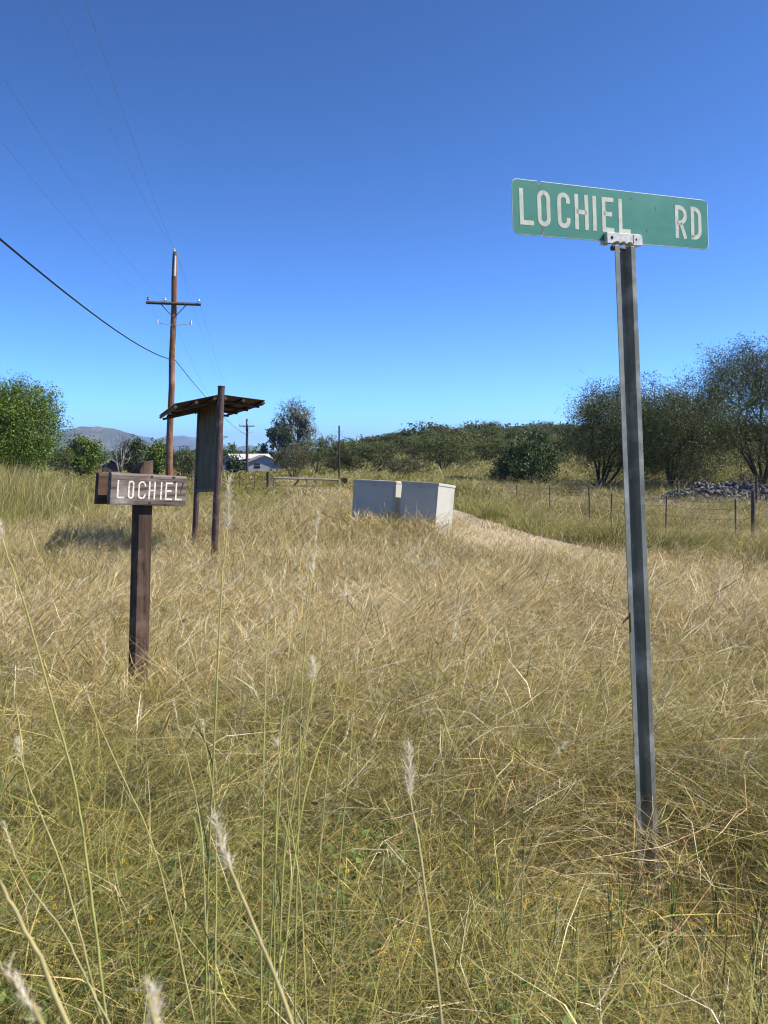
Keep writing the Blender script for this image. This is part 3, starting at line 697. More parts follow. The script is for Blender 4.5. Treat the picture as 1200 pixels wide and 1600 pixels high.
T_ = [ # name, label, kind, px, ytop, width px, distance, leaves
 ('oak_tree', 'round dark green tree right of the big bushy tree, under the flat-topped mountain', 'cottonwood', 131, 680, 58, 78, 9000),
 ('shrub', 'low green shrub between the big left tree and the round dark tree', 'mesquite', 98, 702, 36, 70, 3000),
 ('oak_tree', 'dark olive tree right behind the bare dead tree', 'hackberry', 210, 683, 44, 84, 5000),
 ('oak_tree', 'mid green tree between the dead tree and the large power pole', 'cottonwood', 247, 688, 46, 88, 6000),
 ('mesquite_tree', 'light green feathery tree right of the large power pole at the field edge', 'mesquite', 287, 700, 54, 66, 6500),
 ('mesquite_tree', 'green tree seen between the large power pole and the notice board', 'mesquite', 318, 697, 40, 92, 3500),
 ('shrub', 'dark low shrub in front of the white-roofed house', 'hackberry', 365, 712, 26, 112, 2500),
 ('oak_tree', 'green tree rising behind the white-roofed house', 'cottonwood', 362, 693, 34, 190, 2500),
 ('oak_tree', 'round green tree behind the houses, right of the cross-armed far pole', 'cottonwood', 398, 700, 40, 185, 2500),
 ('cypress_tree', 'small dark upright tree left of the tall silvery tree', 'cypress', 412, 690, 18, 172, 2500),
 ('cypress_tree', 'dark conical tree against the left side of the tall silvery tree', 'cypress', 436, 654, 40, 172, 9000),
 ('cottonwood_tree', 'tall silvery grey-green tree standing highest on the middle skyline', 'silver', 461, 625, 62, 176, 18000),
 ('mesquite_tree', 'dark grey-brown mesquite below the tall silvery tree', 'greymesq', 458, 697, 62, 72, 7000),
 ('mesquite_tree', 'wide green mesquite just right of the tall silvery tree', 'mesquite', 497, 681, 76, 82, 8000),
 ('mesquite_tree', 'green mesquite behind the thin bare pole by the gate', 'mesquite', 545, 689, 58, 80, 6500),
 ('mesquite_tree', 'green mesquite standing right behind the wider utility cabinet', 'mesquite', 590, 692, 66, 68, 8000),
 ('mesquite_tree', 'small dome-topped mesquite on the hill skyline right of the thin pole', 'mesquite', 577, 682, 38, 122, 2500),
 ('shrub', 'low grey-green shrub right behind the two cabinets', 'greymesq', 631, 716, 74, 50, 6000),
 ('mesquite_tree', 'small open tree on the hill skyline above the cabinets', 'mesquite', 640, 671, 34, 150, 1800),
 ('mesquite_tree', 'mesquite on the hill above the low grey shrub', 'mesquite', 633, 684, 66, 98, 6000),
 ('mesquite_tree', 'spreading mesquite with forked grey trunks behind the squarer cabinet', 'mesquite', 692, 670, 104, 60, 14000),
 ('mesquite_tree', 'leafy mesquite behind and right of the fork-trunked one', 'mesquite', 755, 668, 80, 86, 8000),
 ('mesquite_tree', 'bright green mesquite on the hillside left of the dark round bush', 'mesquite', 800, 674, 62, 92, 6000),
 ('oak_tree', 'yellow-green tree rising behind the dark round bush', 'hackberry', 842, 671, 52, 50, 7000),
 ('mesquite_tree', 'feathery mesquite just right of the dark round bush', 'mesquite', 885, 674, 66, 70, 7500),
 ('mesquite_tree', 'green mesquite seen low through the left of the big mesquite', 'mesquite', 932, 690, 80, 62, 7000),
 ('mesquite_tree', 'distant green mesquite between the two biggest right-hand trees', 'mesquite', 1092, 664, 80, 84, 5500),
 ('mesquite_tree', 'distant green mesquite low behind the rightmost tree', 'mesquite', 1150, 676, 70, 92, 4500),
 ('shrub', 'low leafy shrub right beside the squarer cabinet', 'hackberry', 727, 744, 66, 40, 5000),
 ('shrub', 'small dark scrub between the cabinet shrub and the dark round bush', 'hackberry', 778, 733, 34, 39, 2500),
 ('shrub', 'scrubby brush under the right side of the big mesquite', 'greymesq', 1085, 722, 66, 32, 3500),
 ('shrub', 'small leafless brush at the foot of the rightmost tree', 'greymesq', 1165, 735, 46, 31, 1500),
]
for i, (nm, lb, kd, px, yt, wp, D, nl_) in enumerate(T_):
    plant_tree(nm, lb, 'shrub' if nm == 'shrub' else 'tree', GT, 40+i, kd, px, yt, wp, D, nl_)
plant_tree('bush', 'dense dark round bush with glossy leaves beyond the wire fence', 'bush', GT, 90, 'hackberry', 826, 690, 98, 35, 22000)
plant_tree('mesquite_tree', 'big dark mesquite with several leaning trunks directly behind the street sign post', 'tree', GT, 105, 'bigmesq', 1050, 594, 215, 33, 80000)
plant_tree('mesquite_tree', 'airy wide mesquite just left of the street sign post', 'tree', GT, 102, 'bigmesq', 962, 601, 175, 37, 52000)
plant_tree('mesquite_tree', 'tallest dark tree at the right edge of the picture', 'tree', GT, 108, 'bigmesq', 1180, 530, 225, 35, 95000)
plant_tree('dead_tree', 'bare bleached dead tree in front of the mountain', 'tree', GT, 131, 'greymesq', 188, 668, 44, 74, 100, bare=True, mats=M_deadw)
# more mesquites crowding the slope behind
protos = [o for o in COL.objects if o.name.startswith('mesquite_tree') and o.parent is None and 55 < o.location.y < 90][:7]
rr = random.Random(31); lb = 'one of many look-alike green mesquites crowding the slope between the nearer trees and the skyline'
for k in range(64):
    row = k % 4; D = (84, 98, 112, 130)[row]+rr.uniform(-5, 5); px = 540+(k//4)*43+rr.uniform(-20, 20)
    p = P(px, D); src = protos[k % len(protos)]; s_ = rr.uniform(.42, .72)
    dup(src, p, rr.uniform(0, 6.28), (s_*1.5, s_*1.5, s_*(.85 if px > 900 else 1)), lb, 'mesquites crowding the far slope')
# far line of woods across the valley, too many to count
rg = np.random.default_rng(77); Vs, Cs = [], []
for (u0, u1, d0, d1, n, hh) in [(-.55, -.14, 190, 420, 260, 4.0), (-.55, -.1, 500, 1100, 420, 6), (-.12, .6, 120, 260, 300, 2.6)]:
    u = rg.uniform(u0, u1, n); D = rg.uniform(d0, d1, n); x = u*D; z = hz(x, D)
    for a, b_, c_ in zip(x, D, z):
        m = 260; h = hh*rg.uniform(.5, 1.2); w_ = h*rg.uniform(.6, 1.1)
        C = np.stack([a+rg.normal(0, w_*.36, m), b_+rg.normal(0, w_*.36, m), c_+h*(.5+rg.normal(0, .2, m)).clip(.0, 1)], 1); s_ = min(b_, 250)*.0008
        A = rg.normal(0, s_, (m, 3)); B = rg.normal(0, s_, (m, 3))
        Vs.append(np.stack([C-A, C-B, C+A, C+B], 1).reshape(-1, 3))
        Cs.append(np.repeat(pick(rg, [(.05, .075, .025), (.075, .10, .035), (.04, .06, .022)], m, .2)*rg.uniform(.7, 1.2), 4, 0))
Vs = np.concatenate(Vs); tag(npmesh('far_woods', Vs, np.arange(len(Vs)).reshape(-1, 4), M_leaf, col=np.concatenate(Cs)), 'far-off scrub and woods dotting the valley and hillside', 'woods', kind='stuff')

# ---------------------------------------------------------------- mountains
def mountain(name, prof, D, depth, m, seed, base_px=709):
    """ridge line given as (px,row) at distance D, with slopes falling to both sides"""
    px = np.arange(prof[0][0], prof[-1][0]+.1, .6); row = np.interp(px, [a for a, _ in prof], [b_ for _, b_ in prof])
    x0 = (px-600)/F*D; n = 26; rows = []
    t_ = np.linspace(-1, 1, n)
    for q in t_:
        yy = D+q*depth; fall = 1-abs(q)**.8
        zt_ = EYE-(row-HOR)/F*D; zb_ = -14.0
        rdg = (vnoise(px, np.full_like(px, q*3+7), 11, seed)-.5)*1.3+(vnoise(px, np.full_like(px, q*9+7), 3.2, seed+1)-.5)*.8
        z = zb_+(zt_-zb_)*np.clip(fall*(1+rdg*(1-fall)*1.3), -.2, 1.02)
        rows.append(np.stack([x0+rdg*depth*.08*(1-fall), np.full_like(x0, yy), z], 1))
    V = np.concatenate(rows); nx_ = len(px); i = (np.arange(n-1)[:, None]*nx_+np.arange(nx_-1)[None]).ravel()
    return tag(npmesh(name, V, np.stack([i, i+1, i+nx_+1, i+nx_], 1), m, smooth=True), kind='structure')
M_mes = noisy(mat('mesa_rock', (.2, .16, .12), .95, spec=.05), (.025, .03, .015), (.075, .07, .04), (.03, .03, .05), 10, c3=(.12, .10, .065), s3=.006, t3=(.5, .7))
M_rng = noisy(mat('far_range_rock', (.1, .1, .08), .95, spec=.05), (.03, .035, .025), (.06, .06, .045), (.004, .004, .01), 8)
mountain('hill', [(60, 709), (78, 694), (90, 683), (104, 674), (118, 666), (128, 664), (140, 663), (158, 664), (170, 667), (178, 672), (186, 680), (196, 689), (210, 699), (235, 706), (262, 709)], 4200, 900, M_mes, 3)
mountain('hill', [(150, 709), (184, 684), (198, 680), (212, 679), (226, 681), (244, 684), (262, 681), (275, 679), (290, 681), (300, 687), (320, 691), (345, 696), (372, 698), (390, 695), (402, 698), (430, 703), (470, 708)], 8200, 1600, M_rng, 5)
mountain('hill', [(240, 709), (270, 684), (282, 679), (296, 681), (312, 682), (340, 690), (380, 704), (400, 708)], 12000, 1600, M_rng, 6)
mountain('hill', [(490, 709), (512, 695), (524, 687), (534, 686), (546, 690), (560, 692), (572, 694), (590, 700), (620, 708)], 7000, 1200, M_rng, 8)
mountain('hill', [(-120, 700), (-60, 680), (0, 690), (60, 699), (110, 707)], 9000, 1200, M_rng, 9)

# ---------------------------------------------------------------- power poles and lines
M_pole = noisy(mat('creosoted_pole', (.2, .1, .06), .85, spec=.15), (.085, .040, .024), (.24, .125, .07), (9, 9, .8), 8, bump=.5, dist=.01, c3=(.30, .19, .12), s3=1.6, t3=(.5, .7))
M_poleg = noisy(mat('old_grey_brown_pole', (.07, .055, .045), .9, spec=.1), (.05, .04, .034), (.10, .08, .066), (9, 9, .8), 6)
M_ins = noisy(mat('porcelain', (.5, .5, .48), .25), (.45, .46, .45), (.6, .6, .58), (20, 20, 20), 3)
M_insd = noisy(mat('brown_porcelain', (.1, .06, .05), .25), (.07, .04, .035), (.12, .08, .06), (20, 20, 20), 3)
M_wire = noisy(mat('bare_wire', (.2, .19, .18), .5, .3), (.30, .30, .30), (.42, .41, .40), (3, 3, 3), 2)
M_cable = mat('black_cable', (.018, .018, .02), .6)
def insulator(o, p, m, s_=1.0):
    i_ = MB().tube([p, p+Vector((0, 0, .09*s_))], .014*s_, 6).build('pin', M_galv, o)
    MB().tube([p+Vector((0, 0, z*s_)) for z in (.07, .09, .12, .13, .165, .19, .20)], [r*s_ for r in (.05, .075, .06, .045, .06, .045, .02)], 12).build('insulator', m, o)
def power_pole(px, ytop, D, label, lean=(0, 0), arm=1.25, arm_z=2.43, det=True, mats=None, r=(.15, .11), armrot=12, w_extra=0):
    p = P(px, D) if not isinstance(px, Vector) else px
    zt_ = EYE-(ytop-HOR)/F*p.y-p.z if ytop else D
    o = thing('power_pole', label, 'power pole', p, (0, 0, 0), 'power poles along the line')
    tp = Vector((lean[0], lean[1], zt_)); g = lambda q: tp*q
    mats = mats or M_pole
    n = 9; MB().tube([g(-.06)]+[g(k/n)+Vector((.02*math.sin(k*2.1), 0, 0)) for k in range(1, n)]+[g(1)], [r[0]]+[r[0]+(r[1]-r[0])*k/n for k in range(1, n+1)], 14).build('pole', mats, o)
    ar = Matrix.Rotation(R(armrot), 3, 'Z'); ca = g((zt_-arm_z)/zt_) if arm else None
    if arm:
        f = ar @ Vector((0, -r[1]-.05, 0)); dx_ = ar @ Vector((1, 0, 0))
        ab = MB().tube([ca+f-dx_*arm, ca+f+dx_*arm], .075, 4).build('crossarm', M_poleg, o)
        for s_ in (-1, 1): MB().tube([ca+f*1.1+dx_*s_*arm*.46+Vector((0, 0, -.06)), ca+f*.8+dx_*s_*.05+Vector((0, 0, -.62))], .022, 5).build('brace', M_poleg, o)
        for q, m in ((-.92, M_insd), (-.32, M_ins), (.92, M_ins)): insulator(o, ca+f+dx_*arm*q+Vector((0, 0, .06)), m)
        insulator(o, g(1)+Vector((-.05, 0, 0)), M_ins)
        if det:
            lz = ca+Vector((0, 0, -1.02))
            for s_, q in ((-1, 1.0), (1, 1.08)):
                e = lz+dx_*s_*.74*q+f
                MB().tube([lz+f*.6, lz+f+dx_*s_*.4+Vector((0, 0, .04)), e+Vector((0, 0, .10))], .018, 5).build('bracket', M_galv, o)
                MB().tube([e+Vector((0, 0, .04)), e+Vector((0, 0, .26))], [.045, .035], 8).build('spool', M_ins, o)
            MB().tube([g(.985)+Vector((.03, -.12, 0)), g(.90)+Vector((.03, -.14, 0))], .05, 8).build('transformer_fuse', M_ins, o)
    return o, p, ca, tp
lblA = 'large brown power pole with one crossarm standing left of the notice board'
poleA, pA, cA, tA = power_pole(263, 395, 39.4, lblA, lean=(.33, 0), r=(.165, .12))
poleB, pB, cB, tB = power_pole(386, 655, 120, 'far dark power pole with crossarm in front of the houses', arm=1.1, arm_z=1.0, det=True, mats=M_poleg, r=(.21, .16), armrot=5)
poleC, pC, cC, tC = power_pole(347, 674, 135, 'far thin power pole with crossarm seen just right of the notice board post', arm=.9, arm_z=.9, det=False, mats=M_poleg, r=(.17, .12), armrot=5)
power_pole(366, 690, 260, 'tiniest distant power pole above the white-roofed house', arm=.9, arm_z=1.2, det=False, mats=M_poleg, r=(.2, .15))
power_pole(281, 697, 420, 'distant power pole with crossarm against the blue range, left one', arm=2.6, arm_z=.3, det=False, mats=M_poleg, r=(.25, .2), armrot=0)
power_pole(292, 696, 430, 'distant power pole with crossarm against the blue range, right one', arm=2.6, arm_z=.3, det=False, mats=M_poleg, r=(.25, .2), armrot=0)
pD = Vector((.9, -22, hz1(.9, -22)))
poleD, pD, cD, tD = power_pole(pD, None, 11.3, 'power pole behind the viewer at the end of the wires', r=(.165, .12))
pt_ = P(530, 50); o = thing('utility_pole', 'thin bare dark pole standing behind the right end of the gate', 'pole', pt_)
zt_ = EYE-(665-HOR)/F*50-pt_.z; MB().tube([Vector((0, 0, -.3)), Vector((0, 0, zt_))], [.06, .05], 8).build('shaft', M_poleg, o)
MB().tube([Vector((-.30, 0, zt_*.89)), Vector((.30, 0, zt_*.89))], .008, 5).build('crosswire_pin', M_poleg, o)
def wire(a, b_, sag, r, label, m, nm='power_wire', n=26):
    pts_ = []
    for k in range(n+1):
        t_ = k/n; q = a.lerp(b_, t_); q.z -= 4*sag*t_*(1-t_); pts_.append(q)
    o = MB().tube([q-pts_[0] for q in pts_], r, 4).build(nm, m); o.location = pts_[0]
    return tag(o, label, 'wire', 'overhead wires')
dA = Matrix.Rotation(R(12), 3, 'Z') @ Vector((1, 0, 0))
def armpt(p, c_, q, arm): return p+c_+dA*arm*q+Vector((0, 0, .22))
wl = 'faint thin overhead wire crossing the sky from the large power pole'
wire(pA+tA+Vector((0, 0, .2)), pD+tD+Vector((0, 0, .2)), 2.5, .0032, 'topmost faint wire running up the sky from the tip of the large power pole', M_wire)
for q, nm_ in ((-.92, 'left'), (-.32, 'middle'), (.92, 'right')):
    wire(armpt(pA, cA, q, 1.25), armpt(pD, cD, q, 1.25), 1.9, .0028, 'faint wire running up the sky from the %s insulator of the large pole crossarm' % nm_, M_wire)
    wire(armpt(pA, cA, q, 1.25), armpt(pB, cB, q, 1.1), 2.6, .0036, 'faint wire running down to the far pole from the %s insulator of the large pole' % nm_, M_wire)
wire(pA+tA+Vector((0, 0, .2)), pB+tB+Vector((0, 0, .2)), 2.6, .0036, 'faint wire running down to the far pole from the tip of the large pole', M_wire)
ca1 = pA+tA*(1-(555-395)/(757-395)); ca1.x -= .1
wire(ca1, Vector((.2, -22, 6.0)), 1.35, .021, 'thick black cable sagging across the sky to the left edge from the large power pole', M_cable, 'black_cable')
wire(ca1+Vector((.2, 0, 0)), Vector(pB)+Vector((0, 0, 5.5)), .55, .021, 'thick black cable sloping down behind the notice board from the large power pole', M_cable, 'black_cable')
wire(pB+Vector((0, 0, tB.z-.5)), Vector((60, 175, 8)), 3, .006, 'long thin distant wire above the middle thicket', M_wire)

# ---------------------------------------------------------------- houses
M_wallw = noisy(mat('pale_blue_grey_wall', (.35, .38, .42), .8), (.27, .29, .31), (.37, .39, .41), (.8, .8, 2), 4)
M_roofw = noisy(mat('white_metal_roof', (.7, .7, .7), .6), (.30, .30, .30), (.38, .38, .37), (.5, 4, .5), 4)
M_roofg = noisy(mat('grey_shingle_roof', (.2, .19, .18), .9), (.15, .14, .13), (.27, .25, .23), (3, 3, 3), 4)
M_barn = noisy(mat('dark_barn_wood', (.05, .04, .035), .9), (.035, .028, .024), (.07, .055, .05), (3, 3, 1), 4)
M_win = mat('dark_window_glass', (.02, .025, .03), .1)
def house(name, label, cat, px, D, yb, yt, wpx, mw, mr, rot, ridge=.45, deep=8, wins=((-.25, .5),), zbase=None):
    W = wpx*D/F; x = (px-600)/F*D; z0 = EYE-(yb-HOR)/F*D; H = (yb-yt)*D/F; he = H*(1-ridge)
    o = thing(name, label, cat, (x, D, z0), (0, 0, R(rot)))
    MB().prism([(-W/2, -1.5), (W/2, -1.5), (W/2, he), (0, H-.12), (-W/2, he)], 0, deep).build('wall', mw, o)
    ov = .35; sl_ = (H-he)/(W/2)
    for s_ in (-1, 1):
        pr = [(0, H-.06), (s_*(W/2+ov), he-ov*sl_-.06), (s_*(W/2+ov), he-ov*sl_+.10), (0, H+.10)]
        MB().prism(pr, -ov, deep+ov).build('roof', mr, o)
    for a, b_ in wins:
        w_ = MB().box((W*a, -.02, he*b_), (1.0, .06, .9)).build('window', M_win, o)
        MB().box((W*a, -.03, he*b_), (1.0, .06, .05)).build('window_bar', mw, w_)
    return o
house('house', 'pale blue-grey gabled house at the end of the field, right of the far pole', 'house', 413, 150, 732, 712, 50, M_wallw, M_roofg, 14, .5, 9, ((-.22, .45),))
house('house', 'white-roofed house half hidden behind the notice board post', 'house', 358, 158, 726, 710, 22, M_wallw, M_roofw, -38, .5, 10, ((.1, .5),))
house('shed', 'low white-roofed shed joining the two houses behind the far pole', 'shed', 386, 156, 730, 717, 22, M_barn, M_roofg, 0, .15, 5, ())
house('barn', 'dark weathered barn roof between the round tree and the dead tree', 'barn', 174, 120, 731, 718, 24, M_barn, M_roofg, 20, .6, 6, ())
house('house', 'white building on the hilltop behind the big mesquite', 'house', 914, 120, 690, 672, 44, M_roofw, M_roofw, -30, .6, 8, ((.2, .5),))

# ---------------------------------------------------------------- gate, posts, fences
M_gate = noisy(mat('weathered_gate_pipe', (.3, .27, .24), .7), (.16, .14, .12), (.34, .30, .26), (3, 3, 3), 5)
M_wood = noisy(mat('dark_fence_wood', (.06, .04, .03), .9), (.05, .032, .026), (.12, .085, .065), (12, 12, 2), 6, bump=.5)
M_yel = noisy(mat('faded_yellow_plate', (.6, .38, .06), .7), (.42, .25, .05), (.62, .42, .10), (3, 3, 3), 5)
DG = 44.0
def G(px, py, D=DG): return Vector(((px-600)/F*D, D, EYE-(py-HOR)/F*D))
g0 = G(478, 762); gt = thing('field_gate', 'low pale pipe gate with diagonal braces across the track', 'gate', (g0.x, g0.y, hz1(g0.x, g0.y))); gl = Vector(gt.location)
q = lambda a, b_, D=DG: G(a, b_, D)-gl
for nm, a, b_, r_, m in [('top_rail', (427, 747), (530, 750), .055, M_gate), ('bottom_rail', (427, 758.5), (530, 760), .04, M_gate), ('upright', (428, 746), (428, 768), .055, M_gate), ('upright', (479, 747), (479, 766), .05, M_gate), ('upright', (529, 749), (529, 768), .05, M_gate), ('brace', (467, 749), (459, 760), .05, M_wood), ('brace', (491, 749), (496, 760), .045, M_gate)]:
    MB().tube([q(*a), q(*b_)], r_, 8).build(nm, m, gt)
MB().prism([(q(503, 752).x, q(0, 758).z), (q(526, 752).x, q(0, 758.5).z), (q(526, 752).x, q(0, 751.5).z), (q(503, 752).x, q(0, 751).z)], -.07, -.062).build('yellow_plate', M_yel, gt)
def fpost(name, label, cat, px, ytop, D, r, m, n=8, group=None, capm=None):
    p = P(px, D); zt_ = EYE-(ytop-HOR)/F*D-p.z
    o = thing(name, label, cat, p, group=group)
    MB().tube([Vector((0, 0, -.3)), Vector((.01, 0, zt_*.5)), Vector((0, 0, zt_))], [r, r*.97, r*.93], n).build('shaft', m, o)
    return o, p, zt_
fpost('gate_post', 'thick dark wooden post left of the pipe gate', 'post', 419, 737, 43.5, .105, M_wood, 10)
o, p, zt_ = fpost('gate_post', 'rusty brown post with a lock box at the right end of the pipe gate', 'post', 538, 746, 43.5, .13, M_rust, 10)
MB().box((.02, -.14, zt_-.13), (.34, .2, .22)).build('lock_box', M_rust, o, bevel=.02)
MB().box((.0, -.16, zt_-.33), (.18, .12, .16)).build('latch', M_rust, o, bevel=.02)
M_tp = noisy(mat('dark_tpost_steel', (.06, .05, .05), .7), (.035, .03, .028), (.09, .07, .06), (20, 20, 20), 4)
M_barb = mat('rusty_fence_wire', (.12, .09, .075), .7, .3)
def fence(label, posts, heights, group=None):
    ps = []; o = None
    for (px, yt, D, r_, m) in posts:
        p = P(px, D); ps.append((p, EYE-(yt-HOR)/F*D-p.z, r_, m))
    o = thing('wire_fence', label, 'wire fence', ps[0][0]); l0 = ps[0][0]
    for p, h, r_, m in ps:
        q_ = p-l0; rr = random.Random(int(p.x*100)); lx = rr.uniform(-.03, .03)
        c_ = MB().tube([q_+Vector((0, 0, -.3)), q_+Vector((lx, 0, h))], [r_, r_*.9], 8 if r_ > .03 else 4).build('post', m, o)
    for f in heights:
        for (p, h, _, _), (p2, h2, _, _) in zip(ps[:-1], ps[1:]):
            pts_ = []
            for k in range(7): t_ = k/6; a = (p-l0).lerp(p2-l0, t_); a.z += (h+(h2-h)*t_)*f-.05*4*t_*(1-t_); pts_.append(a)
            MB().tube(pts_, .003+.00012*p.y, 3).build('wire', M_barb, o)
fence('barbed wire fence on dark steel posts running along the far side of the track', [(700, 752, 42, .03, M_tp), (768, 754, 34, .03, M_tp), (808, 759, 29, .02, M_tp), (859, 760, 25, .022, M_tp), (922, 759, 22.5, .024, M_tp), (955, 771, 21, .024, M_tp), (1040, 775, 19.6, .022, M_tp), (1150, 780, 18.3, .024, M_tp), (1177, 767, 18.0, .05, M_wood), (1330, 770, 17.2, .024, M_tp)], (.55, .78, .95))
fence('second wire fence further back, under the big mesquite', [(879, 748, 33, .022, M_tp), (944, 744, 31, .03, M_tp), (1060, 747, 29, .024, M_tp), (1183, 744, 27, .045, M_wood), (1290, 744, 26, .03, M_tp)], (.6, .9))
fence('wire fence of thin stakes running left from the gate', [(300, 734, 47, .03, M_tp), (333, 735, 46, .03, M_tp), (355, 738, 45.5, .035, M_wood), (374, 738, 45, .03, M_tp), (398, 741, 44, .02, M_tp), (418, 741, 43.6, .02, M_tp)], (.45, .7, .95))

# ---------------------------------------------------------------- heap of dark rubble
rr = random.Random(9); hp = thing('rubble_heap', 'heap of dark grey stones and rubble at the foot of the rightmost trees', 'rubble heap', P(1150, 29)); hl = Vector(hp.location)
M_stone = noisy(mat('dark_rubble', (.1, .1, .1), .9), (.05, .047, .045), (.17, .16, .15), (7, 7, 7), 6, bump=.5, dist=.03)
core = MB()
def hh_(a, b_): return .50*max(0, 1-(a/2.6)**2-(b_/1.1)**2)**.6*(1+.25*math.sin(a*5+b_*3))
n = 24; vs = []
for i in range(n+1):
    for j in range(n+1):
        a = -2.7+5.4*i/n; b_ = -1.2+2.4*j/n; vs.append(Vector((a, b_, hh_(a, b_)+rr.uniform(-.03, .03)-.03+hz1(hl.x+a, hl.y+b_)-hl.z)))
fs = [(i*(n+1)+j, (i+1)*(n+1)+j, (i+1)*(n+1)+j+1, i*(n+1)+j+1) for i in range(n) for j in range(n)]
MB().add(vs, fs).build('earth_core', M_stone, hp)
sm = MB()
for _ in range(900):
    a, b_ = rr.uniform(-2.8, 2.8), rr.uniform(-1.2, 1.1); s_ = rr.uniform(.03, .11)
    c = Vector((a, b_, hh_(a, b_)+rr.uniform(-.02, .05)+hz1(hl.x+a, hl.y+b_)-hl.z)); M = Matrix.Translation(c) @ Matrix.Rotation(rr.uniform(0, 6), 4, Vector((rr.gauss(0, 1), rr.gauss(0, 1), rr.gauss(0, 1))).normalized())
    sm.add([M @ Vector((x*s_*rr.uniform(.5, 1), y*s_*rr.uniform(.4, 1), z*s_*rr.uniform(.4, .8))) for x in (-1, 1) for y in (-1, 1) for z in (-1, 1)], [(0, 1, 3, 2), (4, 6, 7, 5), (0, 4, 5, 1), (2, 3, 7, 6), (0, 2, 6, 4), (1, 5, 7, 3)])
tag(sm.build('stones', M_stone, hp), kind='stuff')

